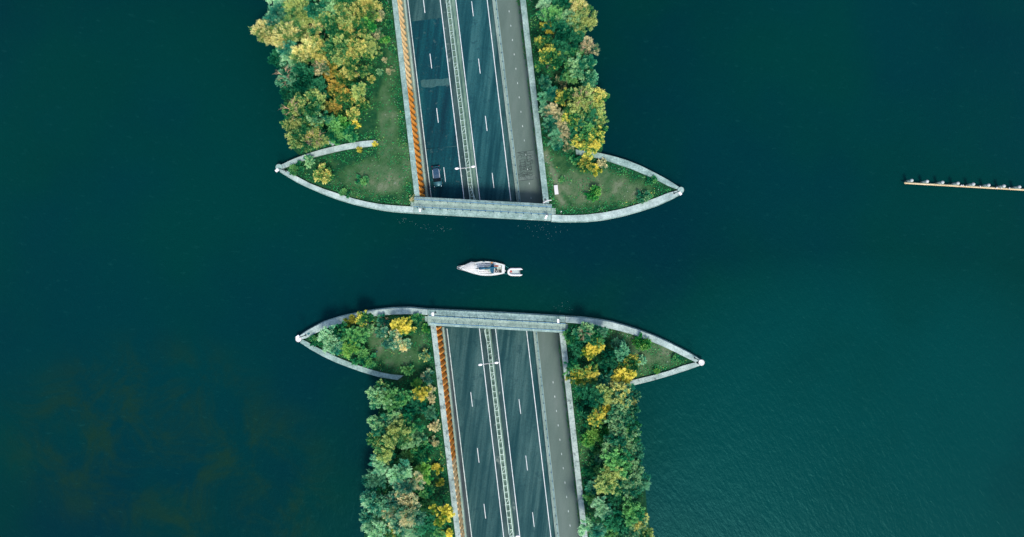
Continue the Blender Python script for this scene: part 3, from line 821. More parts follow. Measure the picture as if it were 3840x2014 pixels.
# ------------------------------------------------------------------ retaining walls
def cap_pts(fl, fr, sy, z): return S(fl(sy), sy, z), S(fr(sy), sy, z)
def retaining_wall(lab, mid_fn, half, joints, piles, mat_cap, sy_in, sy_out):
    fl = lambda sy: mid_fn(sy) - half; fr = lambda sy: mid_fn(sy) + half
    c = S(mid_fn((joints[0] + joints[-1]) / 2), (joints[0] + joints[-1]) / 2, 0)
    t = thing('retaining_wall', lab, 'wall', c)
    js = sorted(joints)
    for a, b in zip(js, js[1:]):
        a2, b2 = a + .25, b - .25
        q_ = [S(fl(a2), a2, 1.25), S(fr(a2), a2, 1.25), S(fr(b2), b2, 1.25), S(fl(b2), b2, 1.25)]
        MB().prism(q_, .87, 1.25).build('coping_slab', mat_cap, t)
    a, b = js[0], js[-1]
    inner = -.22 if piles else 0.0
    P = [S(fl(a), a, 1.25), S(fr(a), a, 1.25), S(fr(b), b, 1.25), S(fl(b), b, 1.25)]
    if piles:
        for k in (1, 2): P[k].x -= .50
        for k in (0, 3): P[k].x += .1
    else:
        for k in (0, 3): P[k].x += .10
        for k in (1, 2): P[k].x -= .1
    MB().prism([(p.x, p.y) for p in P], -5.2, .86).build('wall_face', M['concrete_wall'], t)
    if piles:
        p0 = S(fr(sy_in), sy_in, 1.25); p1 = S(fr(sy_out), sy_out, 1.25)
        d = Vector((p1.x - p0.x, p1.y - p0.y, 0)); ln = d.length; d.normalize()
        ang = math.atan2(d.y, d.x) - math.pi / 2
        side = 1 if d.y > 0 else -1      # keep the bulge towards the road
        prof = [(1.235 * i / 10, .56 * math.sin(math.pi * i / 10) ** .85) for i in range(11)]
        meshes = {}
        for mk in ('pile', 'pile_pale'):
            q_ = [(pp * side, u) for u, pp in prof] + [(-.05 * side, 1.235), (-.05 * side, 0)]
            pm_ = MB().prism(q_, -1.0, 0.0)
            pm_.v = [(x + (.40 * side if z < -.5 else 0), y, z) for x, y, z in pm_.v]     # raked outwards
            meshes[mk] = pm_.mesh('sheet_pile', M[mk])
        u = .05; pitch = 1.25
        while u < ln - 1.3:
            p = p0 + d * (u + .6)
            sy_here = 1007 - (p.y) * 2560 / (CAM_H - 1.25)
            pale = piles(sy_here)
            o = link('sheet_pile', meshes['pile_pale' if pale else 'pile'], t, False)
            q_ = p0 + d * u
            o.location = Vector((q_.x - .44, q_.y, .868)) - c
            o.rotation_euler = (0, 0, ang if side > 0 else ang + 0)
            o.scale = (1, 1, .868 - zr(p.y) + .1)
            if pale: o['label'] = 'pale faded orange sheet pile'
            u += pitch
    return t
retaining_wall('left retaining wall above the channel, grey coping over slanting orange sheet piles', CAPW_N, 9.7, [738, 709, 285, -139, -562], lambda sy: sy < 317, M['concrete'], 739, -420)
retaining_wall('right retaining wall above the channel, grey coping beside the cycle path', CAPE_N, 10.6, [763, 737, 653.7, 229, -196, -620], None, M['concrete'], 0, 0)
retaining_wall('left retaining wall below the channel, black-stained coping over orange sheet piles', CAPW_S, 9.9, [1221.5, 1247, 1329, 1750, 2171, 2592], lambda sy: sy > 1745, M['concrete_lichen'], 1222, 2440)
retaining_wall('right retaining wall below the channel, lichen-specked coping beside the cycle path', CAPE_S, 10.3, [1249, 1273.5, 1696, 1888, 2119, 2540], None, M['concrete_lichen'], 0, 0)

# ------------------------------------------------------------------ quay walls
def wall_strip(outer, inner, z0, z1, n=28, lip=0.0):
    O = resample([S(*p, z1) for p in outer], n); I = resample([S(*p, z1) for p in inner], n)
    vs = []; fs = []
    for o, i in zip(O, I):
        vs += [(o.x, o.y, z1), (i.x, i.y, z1), (o.x, o.y, z0), (i.x, i.y, z0)]
    for k in range(n - 1):
        a = 4 * k; b = a + 4
        fs += [(a, b, b + 1, a + 1), (a + 2, a + 3, b + 3, b + 2), (a, a + 2, b + 2, b), (a + 1, b + 1, b + 3, a + 3)]
    fs += [(0, 1, 3, 2), (4 * n - 4, 4 * n - 2, 4 * n - 1, 4 * n - 3)]
    # face winding is unified by the validate pass; orientation matters little for opaque concrete
    return MB().add(vs, fs)
def offset_strip(outer, inner, d0, d1, z0, z1, n=28):
    """ledge standing out from the wall's water side"""
    O = resample([S(*p, Z_QUAY) for p in outer], n); I = resample([S(*p, Z_QUAY) for p in inner], n)
    vs = []; fs = []
    for o, i in zip(O, I):
        d = (o - i); d.z = 0; d.normalize()
        a = o + d * d0; b = o + d * d1
        vs += [(b.x, b.y, z1), (a.x, a.y, z1), (b.x, b.y, z0), (a.x, a.y, z0)]
    for k in range(n - 1):
        a = 4 * k; b = a + 4
        fs += [(a, b, b + 1, a + 1), (a + 2, a + 3, b + 3, b + 2), (a, a + 2, b + 2, b), (a + 1, b + 1, b + 3, a + 3)]
    fs += [(0, 1, 3, 2), (4 * n - 4, 4 * n - 2, 4 * n - 1, 4 * n - 3)]
    return MB().add(vs, fs)
def shrink_end(pts, f0, f1):
    P = resample([Vector((x, y, 0)) for x, y in pts], 40)
    n = len(P) - 1
    Q = [P[0].lerp(P[-1], 0)] if False else P
    return [(p.x, p.y) for p in P[int(round(f0 * n)):n + 1 - int(round(f1 * n))]]
def quay(lab, parts, mats, ledge=True, z=Z_QUAY):
    o0 = S(*parts[0][0][0], 0)
    t = thing('quay_wall', lab, 'wall', o0)
    for (o, i), mt in zip(parts, mats):
        wall_strip(o, i, -1.2, z).build('coping', M[mt], t)
        if ledge:
            offset_strip(o, i, .003, .20, -1.2, .72).build('ledge', M['concrete'], t)
    return t
def trim(pts, a0, a1):
    """pull both ends in by survey pixels so that joints stay open"""
    p = [Vector((x, y)) for x, y in pts]
    p[0] = p[0] + (p[1] - p[0]).normalized() * a0
    p[-1] = p[-1] + (p[-2] - p[-1]).normalized() * a1
    return [(v.x, v.y) for v in p]
T = lambda o, i, a, b: (trim(o, a, b), trim(i, a, b))
quay('long curved concrete quay wall on the upper side of the channel', [T(NW_Q_OUT, NW_Q_IN, 0, .6), T(NM_OUT, NM_IN, .4, .6), T(NE_Q_OUT, NE_Q_IN, .6, 0)], ['concrete_pale', 'concrete', 'concrete_pale'])
quay('long curved concrete quay wall on the lower side of the channel', [T(SW_Q_OUT, SW_Q_IN, 0, .6), T(SM_OUT, SM_IN, .4, .6), T(SE_Q_OUT, SE_Q_IN, .6, 0)], ['concrete_pale', 'concrete', 'concrete_pale'])
quay('short curved wall arm reaching right from the upper left tip, trees behind it', [(NW_ARM_OUT, NW_ARM_IN)], ['concrete_pale'], False, 1.28)
quay('curved wall arm from the upper right tip, half under a yellow-green tree', [(NE_ARM_OUT, NE_ARM_IN)], ['concrete'], False, 1.28)
quay('curved wall arm running down right from the lower left tip', [(SW_ARM_OUT, SW_ARM_IN)], ['concrete'], False, 1.28)
quay('wall arm from the lower right tip, ending under a yellow bush', [(SE_ARM_OUT, SE_ARM_IN)], ['concrete_lichen'], False, 1.28)

# ------------------------------------------------------------------ footbridges over the portals
def railing(parent, a, b, n, hgt=.95, fade=None):
    t = thing_part = bpy.data.objects.new('railing', None); COL.objects.link(t)
    t.parent = parent; t.matrix_parent_inverse = world_of(parent).inverted(); t.location = a
    ang = math.atan2(b.y - a.y, b.x - a.x)
    pm = MB().box((0, 0, hgt / 2), (.07, .07, hgt)).box((0, -.11, -.06), (.18, .24, .14)).mesh('post', M['rail_post'])
    for i in range(n):
        p = a.lerp(b, (i + .35) / n)
        o = link('post', pm, t, False); o.location = p - a; o.rotation_euler = (0, 0, ang)
    mb = MB()
    mb.bar(a + Vector((0, 0, hgt)), b + Vector((0, 0, hgt)), .10, .05)
    mb.build('handrail', M['blue_rail'], t)
    mb = MB(); mb.bar(a + Vector((0, 0, hgt * .5)), b + Vector((0, 0, hgt * .5)), .05, .05); mb.build('mid_rail', M['blue_rail'], t)
def footbridge(lab, deck, curb, rails, steps):
    c = sum((S(*p, 0) for p in deck), Vector()) / 4
    t = thing('footbridge', lab, 'footbridge', c)
    MB().prism([S(*p, Z_DECK) for p in deck], .45, Z_DECK).build('deck', M['concrete_deck'], t)
    MB().prism([S(*p, 1.56) for p in curb], .1, 1.56).build('curb', M['concrete'], t)
    for a, b in rails: railing(t, S(*a, Z_DECK + .02), S(*b, Z_DECK + .02), 18)
    for (p0, p1, p2, p3) in steps:     # p0,p1 at the deck, p2,p3 at the foot
        for k in range(4):
            f0, f1 = k / 4, (k + 1) / 4 - .02
            L_ = lambda a, b, f: (a[0] + (b[0] - a[0]) * f, a[1] + (b[1] - a[1]) * f)
            z = Z_DECK - .13 * (k + 1)
            MB().prism([S(*L_(p0, p3, f0), z), S(*L_(p1, p2, f0), z), S(*L_(p1, p2, f1), z), S(*L_(p0, p3, f1), z)], .3, z).build('step', M['concrete_deck'] if k % 2 else M['concrete'], t)
    return t
footbridge('upper footbridge with blue railings over the end of the upper cutting',
           [(1552.6, 750.3), (2066.6, 779.6), (2066.6, 803.6), (1552.6, 775.2)],
           [(1552.8, 739), (1574, 738.2), (2037, 763.5), (2069.3, 765.5), (2069.3, 779), (1552.8, 749.6)],
           [((1555, 748.6), (2068, 777.8)), ((1555, 776.2), (2068, 804.8))],
           [((1551.8, 752), (1551.8, 775), (1539.5, 774), (1539.5, 751.5)), ((2067.4, 780), (2067.4, 803.5), (2084, 804), (2084, 781))])
footbridge('lower footbridge with blue railings over the mouth of the lower cutting',
           [(1603.3, 1183), (2119.6, 1212), (2119.6, 1237), (1603.3, 1208.5)],
           [(1603.3, 1209.2), (2117.5, 1237.8), (2117.5, 1248.6), (2098, 1247.4), (1635, 1221.6), (1603.3, 1220.4)],
           [((1611, 1182.6), (2119, 1212.4)), ((1619.5, 1209.6), (2117, 1238))],
           [((1602.5, 1186), (1602.5, 1206), (1592.5, 1205), (1592.5, 1185)), ((2120.4, 1214), (2120.4, 1236), (2130, 1236), (2130, 1214))])
# ------------------------------------------------------------------ round heads at the four tips
def tip_head(lab, c, r, z, mat):
    p = S(*c, z); t = thing('bollard', lab, 'bollard', (p.x, p.y, 0))
    MB().lathe((0, 0, 0), [(r * .94, -1.2), (r * .94, z - .12)], 24).build('column', M['concrete'], t, False, False)
    MB().lathe((0, 0, 0), [(r, z - .12), (r, z - .03), (r - .03, z), (.01, z)], 24).build('cap', M[mat], t, False, False)
tip_head('round concrete head at the upper left tip with a brown stain on top', (1045.5, 627), .66, 1.45, 'concrete')
tip_head('round grey concrete head at the upper right tip', (2553.5, 712.5), .63, 1.45, 'concrete')
tip_head('round white head at the lower left tip', (1119, 1271.5), .60, 1.45, 'white')
tip_head('round cream head at the lower right tip', (2631, 1360), .60, 1.45, 'canvas_white')

def nav_light(lab, base, top, box_c, size=(.62, .42), rot=0.0, hgt=4.3):
    """pole whose head is where the photograph shows it, box lamp turned towards the fairway"""
    b = S(*base, Z_QUAY); t = thing('navigation_light', lab, 'navigation light', b)
    MB().lathe((0, 0, 0), [(.20, 0), (.20, .06), (.085, .08), (.075, hgt)], 10).build('pole', M['steel_dark'], t, False, False)
    bx = S(*box_c, Z_QUAY + hgt) - b; bx.z = hgt
    MB().bar((0, 0, hgt - .04), bx, .07, .07).build('arm', M['white'], t, False, False)
    MB().box((bx.x, bx.y, hgt), (size[0], size[1], .38), rot, .92).box((bx.x, bx.y, hgt + .21), (size[0] * 1.08, size[1] * 1.08, .04), rot).build('lamp_box', M['lamp_white'], t, False, False)
nav_light('white box navigation lamp on a pole at the upper left tip', (1072.5, 641.8), (1046, 636), (1039.5, 639), rot=math.radians(42))
nav_light('white box navigation lamp on a pole at the upper right tip', (2528.1, 725.1), (2547, 722), (2550, 726), rot=math.radians(-50))
nav_light('white box navigation lamp on a pole at the lower left tip', (1146.3, 1257.2), (1124, 1268), (1117, 1263), rot=math.radians(35))
nav_light('slim white navigation lamp on a pole at the lower right tip', (2604.9, 1342.5), (2624, 1353), (2627, 1355), size=(.55, .36), rot=math.radians(-35))
nav_light('white box lamp on a bent pole at the left end of the upper footbridge', (1588, 785.5), (1576, 783), (1575.2, 789), size=(.34, .55), rot=.1, hgt=2.2)
nav_light('white box lamp on the upper quay by the right footbridge steps', (2053, 806), (2050, 812), (2047.5, 814.5), size=(.34, .75), rot=-.45, hgt=1.6)
nav_light('white box lamp beside a pale stained ring at the left end of the lower footbridge', (1633.5, 1171.5), (1626, 1177), (1623.4, 1178.5), size=(.42, .62), rot=.05, hgt=2.2)
nav_light('white box lamp at the right end of the lower footbridge', (2097, 1199), (2094, 1202), (2093, 1203.5), size=(.36, .68), rot=.08, hgt=1.6)

# hatches let into the quay tops
def hatch(lab, c, w, d, rot, mat):
    p = S(*c, Z_QUAY + .02); t = thing('hatch_cover', lab, 'hatch cover', (p.x, p.y, Z_QUAY))
    MB().box((0, 0, .012), (w + .18, d + .18, .024), 0).build('frame', M['concrete_pale'], t, False, False)
    MB().box((0, 0, .03), (w, d, .022), 0).build('cover', M[mat], t, False, False)
    t.rotation_euler.z = rot
hatch('square grey hatch cover on the upper quay near the left tip', (1080.5, 649), .52, .40, math.radians(-30), 'panel')
hatch('square grey hatch cover on the upper quay near the right tip', (2518, 732), .52, .36, math.radians(28), 'panel')
hatch('square dark teal hatch cover on the lower quay near the left tip', (1157, 1251.5), .50, .36, math.radians(25), 'panel_dark')
hatch('square grey hatch cover on the lower quay near the right tip', (2590, 1335), .50, .36, math.radians(-32), 'panel')
hatch('flat grey hatch cover on the upper quay right of the footbridge steps', (2101, 817), .50, .34, math.radians(-2), 'panel')
hatch('faint square hatch cover on the upper quay left of its right-hand lamp', (1953, 808.5), .50, .34, math.radians(-3), 'panel')

# curved white pole by the corner of the upper cutting
b = S(2044.8, 749, 1.26); t = thing('curved_lamp_post', 'white curved post arching over the upper right corner of the cutting', 'lamp post', b)
MB().lathe((0, 0, 0), [(.22, 0), (.22, .05), (.06, .06)], 10).build('base_plate', M['black'], t, False, False)
e0 = S(2037, 761.5, 3.4) - b; e1 = S(2050, 753.5, 3.75) - b; e2 = S(2068.6, 750.2, 3.9) - b
MB().tube(smooth_path([(0, 0, .05), (e0.x * .6, e0.y * .6, 2.0), e0, e1, e2], 18), [.07] * 8 + [.11] * 10, 8).build('post', M['white'], t, True, False)

# ------------------------------------------------------------------ street lamps in the median
def street_lamp(lab, top, left, right, hgt=6.9):
    z = zr(S(*top, 2).y)
    ztop = z + hgt
    T_ = S(*top, ztop)
    root = (T_.x, T_.y, z + .05)
    t = thing('street_lamp', lab, 'street lamp', root)
    MB().lathe((0, 0, 0), [(.16, 0), (.15, .8), (.10, .85), (.07, hgt - .05)], 10).build('pole', M['steel'], t, True, False)
    for s_, (hx, hy) in ((-1, left), (1, right)):
        H = S(hx, hy, ztop + .12) - Vector(root); H.z = hgt + .07
        d = Vector((H.x, H.y, 0)).normalized()
        MB().tube([(0, 0, hgt - .06), H * .4 + Vector((0, 0, hgt * .6 - .02)), H - d * .28], [.055, .05, .045], 8).build('arm', M['white'], t, True, False)
        hd = MB().blob((H.x, H.y, H.z), (.42, .23, .11), 14, 8, math.atan2(d.y, d.x)).build('lamp_head', M['lamp_white'], t, True, False)
street_lamp('white twin-headed street lamp in the median near the car', (1745.5, 630), (1713, 632), (1774.5, 625))
street_lamp('white twin-headed street lamp in the median below the channel', (1833.9, 1363), (1801.2, 1368), (1862, 1360.6))
street_lamp('white twin-headed street lamp cut by the bottom edge of the picture', (1910, 2015), (1878, 2020), (1941, 2012))

# ------------------------------------------------------------------ car
cp = R(1639.5, 664, .012)
car = thing('car', 'teal blue car driving down the left lane towards the channel', 'car', cp, math.atan2(-1007 * 0 - 1, .119) + math.pi / 2)
# local: -y is forward (the car heads down the picture)
def loft(rings):
    vs = []; fs = []; n = len(rings[0])
    for r in rings: vs += r
    for i in range(len(rings) - 1):
        for k in range(n):
            a = i * n + k; b = i * n + (k + 1) % n
            fs.append((a, b, b + n, a + n))
    fs.append(tuple(range(n - 1, -1, -1))); fs.append(tuple(range((len(rings) - 1) * n, len(rings) * n)))
    return MB().add(vs, fs)
def ring(y, w, z0, z1, r=.12):
    return [(-w + r, y, z0), (w - r, y, z0), (w, y, z0 + r), (w, y, z1 - r), (w - r * 1.3, y, z1), (-w + r * 1.3, y, z1), (-w, y, z1 - r), (-w, y, z0 + r)]
body = loft([ring(-2.18, .62, .34, .62, .1), ring(-2.10, .78, .24, .70), ring(-1.75, .88, .20, .78), ring(-1.1, .90, .19, .90), ring(-.4, .90, .19, .94), ring(1.2, .90, .19, .98), ring(1.85, .88, .21, .98), ring(2.12, .80, .28, .86), ring(2.18, .70, .36, .70, .1)])
body.build('body', M['car'], car, True, False)
cab = loft([[(-.80, -1.12, .86), (.80, -1.12, .86), (.78, -1.10, .9), (-.78, -1.10, .9)],
            [(-.80, -.40, .88), (.80, -.40, .88), (.62, -.36, 1.40), (-.62, -.36, 1.40)],
            [(-.80, .9, .90), (.80, .9, .90), (.62, .9, 1.43), (-.62, .9, 1.43)],
            [(-.78, 1.9, .92), (.78, 1.9, .92), (.58, 1.55, 1.34), (-.58, 1.55, 1.34)]])
cab.build('windows', M['glass'], car, False, False)
loft([[(-.57, -.42, 1.36), (.57, -.42, 1.36), (.55, -.42, 1.43), (-.55, -.42, 1.43)], [(-.60, .3, 1.40), (.60, .3, 1.40), (.58, .3, 1.475), (-.58, .3, 1.475)],
      [(-.58, 1.6, 1.30), (.58, 1.6, 1.30), (.55, 1.6, 1.39), (-.55, 1.6, 1.39)]]).build('roof', M['car_roof'], car, False, False)
for s_ in (-1, 1):
    MB().bar((s_ * .66, -.35, 1.44), (s_ * .64, 1.35, 1.43), .07, .05).build('roof_rail', M['chrome'], car, False, False)
    MB().blob((s_ * 1.0, -.62, .98), (.13, .09, .08), 8, 6).build('mirror', M['car'], car, True, False)
    MB().blob((s_ * .66, -2.02, .62), (.18, .12, .09), 8, 6).build('headlight', M['clear_lens'], car, True, False)
    MB().box((s_ * .70, 2.13, .78), (.22, .06, .16)).build('tail_light', M['red_lens'], car, False, False)
    for y in (-1.35, 1.38):
        w = MB(); w.tube([(s_ * .70, y, .32), (s_ * .92, y, .32)], .32, 18)
        wo = w.build('tyre', M['rubber'], car, False, False)
        w = MB(); w.tube([(s_ * .90, y, .32), (s_ * .935, y, .32)], .20, 14)
        w.build('rim', M['grey'], car, False, False)

# ------------------------------------------------------------------ sailing boat
BZ = Z((1700, 950), 8.883)
st_ = S(*BZ([(1690, 525)])[0], .9); bow = S(*BZ([(180, 480)])[0], 1.1)
ax_ = Vector((bow.x - st_.x, bow.y - st_.y, 0)); LB = ax_.length; ax_.normalize()
boat = thing('sailing_boat', 'white sailing boat under way in the channel with a blue boom cover', 'sailing boat', (st_.x, st_.y, 0), math.atan2(ax_.y, ax_.x))
def loc(zx, zy, z):
    p = S(*BZ([(zx, zy)])[0], z) - Vector((st_.x, st_.y, 0)); lat = Vector((-ax_.y, ax_.x, 0))
    return Vector((p.dot(ax_), p.dot(lat), z))      # x forward, y to port (down the picture)
HB = [(0, .90), (.5, 1.04), (1.5, 1.26), (3.0, 1.45), (4.5, 1.42), (5.6, 1.22), (6.8, .92), (7.9, .55), (8.6, .25), (LB - .05, .04)]
def hb(x):
    for (a, p), (b, q_) in zip(HB, HB[1:]):
        if x <= b: return p + (q_ - p) * (x - a) / (b - a)
    return .02
sheer = lambda x: .86 + .26 * (x / LB) ** 2
mb = MB(); vs = []; fs = []; xs = [LB * i / 26 for i in range(27)]
for x in xs:
    w = hb(x); z = sheer(x)
    for y, zz in ((-w, z), (-w * .98, z * .6), (-w * .84, .05), (-w * .5, -.35), (0, -.5), (w * .5, -.35), (w * .84, .05), (w * .98, z * .6), (w, z)):
        vs.append((x, y, zz))
for i in range(26):
    for k in range(8):
        a = i * 9 + k; fs.append((a, a + 9, a + 10, a + 1))
fs.append(tuple(range(8, -1, -1)))
mb.add(vs, fs).build('hull', M['gelcoat'], boat, True, False)
CK0, CK1, CW = .45, 2.75, .74        # cockpit well
mb = MB()
def dk(x, y): return (x, y, sheer(x) + .05 * (1 - (y / max(hb(x), .1)) ** 2))
def deckpatch(x0, x1, y0, y1, n=8):
    vs = []; fs = []
    for i in range(n + 1):
        x = x0 + (x1 - x0) * i / n
        a = -hb(x) if y0 is None else y0; b = hb(x) if y1 is None else y1
        for k in range(5): vs.append(dk(x, a + (b - a) * k / 4))
    for i in range(n):
        for k in range(4):
            q_ = i * 5 + k; fs.append((q_, q_ + 5, q_ + 6, q_ + 1))
    mb.add(vs, fs)
deckpatch(0, CK0, None, None, 2); deckpatch(CK1, LB - .05, None, None, 16)
deckpatch(CK0, CK1, None, -CW, 6); deckpatch(CK0, CK1, CW, None, 6)
mb.build('deck', M['gelcoat'], boat, True, False)
mb = MB(); z0 = .38
mb.add([(CK0, -CW, .95), (CK1, -CW, .95), (CK1, CW, .95), (CK0, CW, .95), (CK0, -CW, z0), (CK1, -CW, z0), (CK1, CW, z0), (CK0, CW, z0)],
       [(4, 5, 6, 7), (0, 4, 7, 3), (0, 1, 5, 4), (1, 2, 6, 5), (3, 7, 6, 2)])
mb.build('cockpit', M['cockpit'], boat, False, False)
for s_ in (-1, 1):
    MB().box((1.65, s_ * .55, .62), (2.05, .34, .10)).build('bench', M['gelcoat'], boat, False, False)
    MB().bar((.3, s_ * (hb(.3) - .06), .95), (LB * .93, s_ * (hb(LB * .93) - .04), 1.15), .01, .01)
MB().box((1.62, -.56, .71), (.95, .36, .10)).build('cushion', M['teak'], boat, False, False)
# coachroof
mb = MB(); vs = []; fs = []
cx = [(2.75, .95), (3.4, .98), (4.6, .92), (5.4, .78), (6.0, .5), (6.25, .3)]
for i, (x, w) in enumerate(cx):
    z = sheer(x); top = z + (.36 if i < 4 else (.2 if i == 4 else .05))
    vs += [(x, -w, z), (x, -w * .9, top), (x, 0, top + .06), (x, w * .9, top), (x, w, z)]
    if i:
        a = (i - 1) * 5
        fs += [(a + k, a + k + 1, a + k + 6, a + k + 5) for k in range(4)]
fs += [(4, 3, 2, 1, 0), tuple(range(25, 30))]
mb.add(vs, fs).build('coachroof', M['gelcoat'], boat, False, False)
for y0, y1 in ((434, 474), (538, 572)):
    a = loc(1042, y0, 1.34); b = loc(1165, y1, 1.34)
    MB().box(((a.x + b.x) / 2, (a.y + b.y) / 2, 1.345), (abs(b.x - a.x), abs(b.y - a.y), .05)).build('hatch', M['hatch'], boat, False, False)
for y in (350, 662):
    a = loc(1065, y, 1.1); b = loc(1225, y, 1.1)
    MB().bar(a, b, .06, .07).build('cabin_window', M['black'], boat, False, False)
for s_ in (-1, 1):
    MB().tube([(x, s_ * (hb(x) - .015), sheer(x) + .02) for x in (.05, .8, 1.6, 2.6, 3.6, 4.6, 5.6, 6.8, 7.9, 8.6)], .028, 6).build('toe_rail', M['grey'], boat, True, False)
    MB().bar((2.9, s_ * .70, 1.32), (5.0, s_ * .64, 1.34), .035, .04).build('grab_rail', M['teak'], boat, False, False)
    MB().bar((2.8, s_ * 1.0, .93), (5.2, s_ * .80, .99), .05, .02).build('deck_seam', M['grey'], boat, False, False)
    MB().lathe((2.55, s_ * 1.02, .9), [(.09, 0), (.07, .1), (.08, .14)], 10).build('winch', M['steel_dark'], boat, False, False)
    MB().tube([(2.55, s_ * 1.02, 1.0), (3.6, s_ * 1.08, .97), (4.7, s_ * .98, 1.0)], .014, 5).build('sheet', M['rubber'], boat, False, False)
# sprayhood: a dark blue hood with clear panels along its forward curve
def arc_pts(x_apex, x_end, w, z_top, z_end, n=14):
    out = []
    for i in range(n + 1):
        a = math.pi * i / n
        y = -w * math.cos(a); s_ = math.sin(a)
        out.append((x_end + (x_apex - x_end) * s_, y, z_end + (z_top - z_end) * s_ ** .6))
    return out
f0 = arc_pts(loc(1152, 510, 1.2).x, loc(1300, 690, 1.0).x, 1.0, 1.28, 1.0)
f1 = arc_pts(loc(1225, 510, 1.5).x, loc(1310, 690, 1.2).x, .96, 1.62, 1.08)
f2 = arc_pts(loc(1362, 510, 1.7).x, loc(1330, 690, 1.3).x, .97, 1.86, 1.10)
def band(a, b): 
    n = len(a); return MB().add(list(a) + list(b), [(i, i + 1, n + i + 1, n + i) for i in range(n - 1)])
band(f0, f1).build('sprayhood_window', M['clear'], boat, True, False)
band(f1, f2).build('sprayhood', M['canvas_blue'], boat, True, False)
MB().tube([Vector(p) + Vector((.03, 0, 0)) for p in f0], .035, 6).build('sprayhood_frame', M['black'], boat, True, False)
MB().tube([Vector(p) + Vector((-.02, 0, .01)) for p in f2], .03, 6).build('sprayhood_hoop', M['white'], boat, True, False)
# mast, boom and blue sail cover
mx = loc(838, 505, 1.35)
MB().tube([(mx.x, mx.y, 1.2), (mx.x, mx.y, 11.6)], [.085, .06], 8).build('mast', M['black'], boat, True, False)
sp = 6.2
MB().tube([(mx.x + .02, mx.y - .55, sp), (mx.x, mx.y, sp + .08), (mx.x + .02, mx.y + .55, sp)], .035, 6).build('spreader', M['black'], boat, True, False)
bm0 = loc(850, 505, 2.1); bm1 = loc(1440, 478, 2.2)
MB().tube([bm0 + Vector((-.05, 0, -.22)), bm1 + Vector((0, 0, -.2))], .06, 8).build('boom', M['grey'], boat, True, False)
P = [bm0.lerp(bm1, i / 10) for i in range(11)]
MB().tube(P, [.22, .27, .26, .24, .23, .22, .20, .18, .15, .11, .07], 10, True, .9).build('sail_cover', M['canvas_blue'], boat, True, False)
rid = [bm0.lerp(bm1, i / 10) + Vector((0, .10 - .12 * i / 10, .20 - .012 * i)) for i in range(2, 11)]
MB().tube(rid, .05, 6).build('sunlit_cover_seam', M['canvas_light'], boat, True, False)  # seam strip, its sunlit look put into a paler blue
for s_ in (-1, 1):
    MB().bar((mx.x - .1, s_ * 1.15, .98), (mx.x + .02, s_ * .55, sp), .018, .018).build('shroud', M['steel'], boat, False, False)
MB().bar((LB - .15, 0, 1.15), (mx.x, mx.y, 10.9), .02, .02).build('forestay', M['steel'], boat, False, False)
# folded white cover lying over the foredeck, hanging past the rail
MB().prism([loc(395, 372, 1.2), loc(600, 278, 1.2), loc(720, 296, 1.2), loc(712, 470, 1.2), loc(690, 610, 1.2), (loc(330, 500, 1.2).x, loc(330, 500, 1.2).y)], 1.06, 1.22, .06).build('foredeck_cover', M['canvas_white'], boat, True, False)
for s_ in (-1, 1):       # pulpit and guard lines
    q_ = [(LB - 1.5, s_ * .55, 1.12), (LB - 1.4, s_ * .58, 1.65), (LB - .6, s_ * .42, 1.70), (LB + .22, s_ * .22, 1.72)]
    MB().tube(q_, .03, 6).build('pulpit_rail', M['white'], boat, True, False)
    q_ = [(.05, s_ * .85, 1.5)] + [(x, s_ * (hb(x) - .05), 1.5) for x in (1.5, 3, 4.5, 6, LB - 1.4)]
    MB().tube(q_, .012, 5).build('guard_line', M['steel'], boat, False, False)
    for x in (.1, 1.5, 3, 4.5, 6):
        MB().tube([(x, s_ * (hb(x) - .05), sheer(x)), (x, s_ * (hb(x) - .05), 1.5)], .018, 5).build('stanchion', M['steel'], boat, False, False)
MB().tube([(LB + .22, -.22, 1.72), (LB + .22, .22, 1.72)], .03, 6).build('pulpit_bar', M['white'], boat, False, False)
MB().bar((LB - .1, 0, 1.16), (LB + .1, 0, 1.14), .16, .1).build('anchor_roller', M['grey'], boat, False, False)
MB().box((LB - .55, .13, 1.2), (.16, .1, .1)).build('cleat', M['black'], boat, False, False)
MB().box((LB - .85, -.06, 1.2), (.16, .1, .1)).build('cleat', M['black'], boat, False, False)
MB().box((-.06, 0, .88), (.12, 1.7, .08)).build('transom_rail', M['gelcoat'], boat, False, False)
MB().tube([(.42, .0, .95), (1.25, .05, 1.05)], .03, 6).build('tiller', M['timber'] , boat, True, False)
MB().lathe((1.55, .12, .38), [(.08, 0), (.08, .55), (.24, .56), (.24, .74), (.2, .78)], 10).build('binnacle', M['black'], boat, False, False)
MB().box((-.2, .34, .62), (.3, .28, .5), 0, .8).build('outboard_motor', M['grey'], boat, False, False)
for k, (x, y, r) in enumerate(((1.3, .56, .13), (1.7, .60, .16), (2.1, .52, .12), (2.35, .6, .1))):
    MB().blob((x, y, .74), (r, r * .7, .09), 8, 5).build('coiled_line', M['black'] if k % 2 else M['rubber'], boat, True, False)
q_ = loc(1282, 308, 1.05)
o = MB().blob((0, 0, .14), (.27, .13, .14), 10, 6).build('bag', M['orange_bag'], None, True, False)
o.location = (Matrix.Translation(boat.location) @ Matrix.Rotation(boat.rotation_euler.z, 4, 'Z')) @ Vector((q_.x, q_.y, sheer(q_.x) + .01)); o.rotation_euler.z = boat.rotation_euler.z
tag(o, 'orange bag lying on the side deck of the sailing boat', 'bag')
q_ = loc(1010, 276, 1.0)
o = MB().blob((0, 0, 0), (.30, .10, .11), 10, 6).build('fender', M['canvas_blue'], None, True, False)
o.location = (Matrix.Translation(boat.location) @ Matrix.Rotation(boat.rotation_euler.z, 4, 'Z')) @ Vector((q_.x, q_.y, sheer(q_.x) + .10)); o.rotation_euler.z = boat.rotation_euler.z
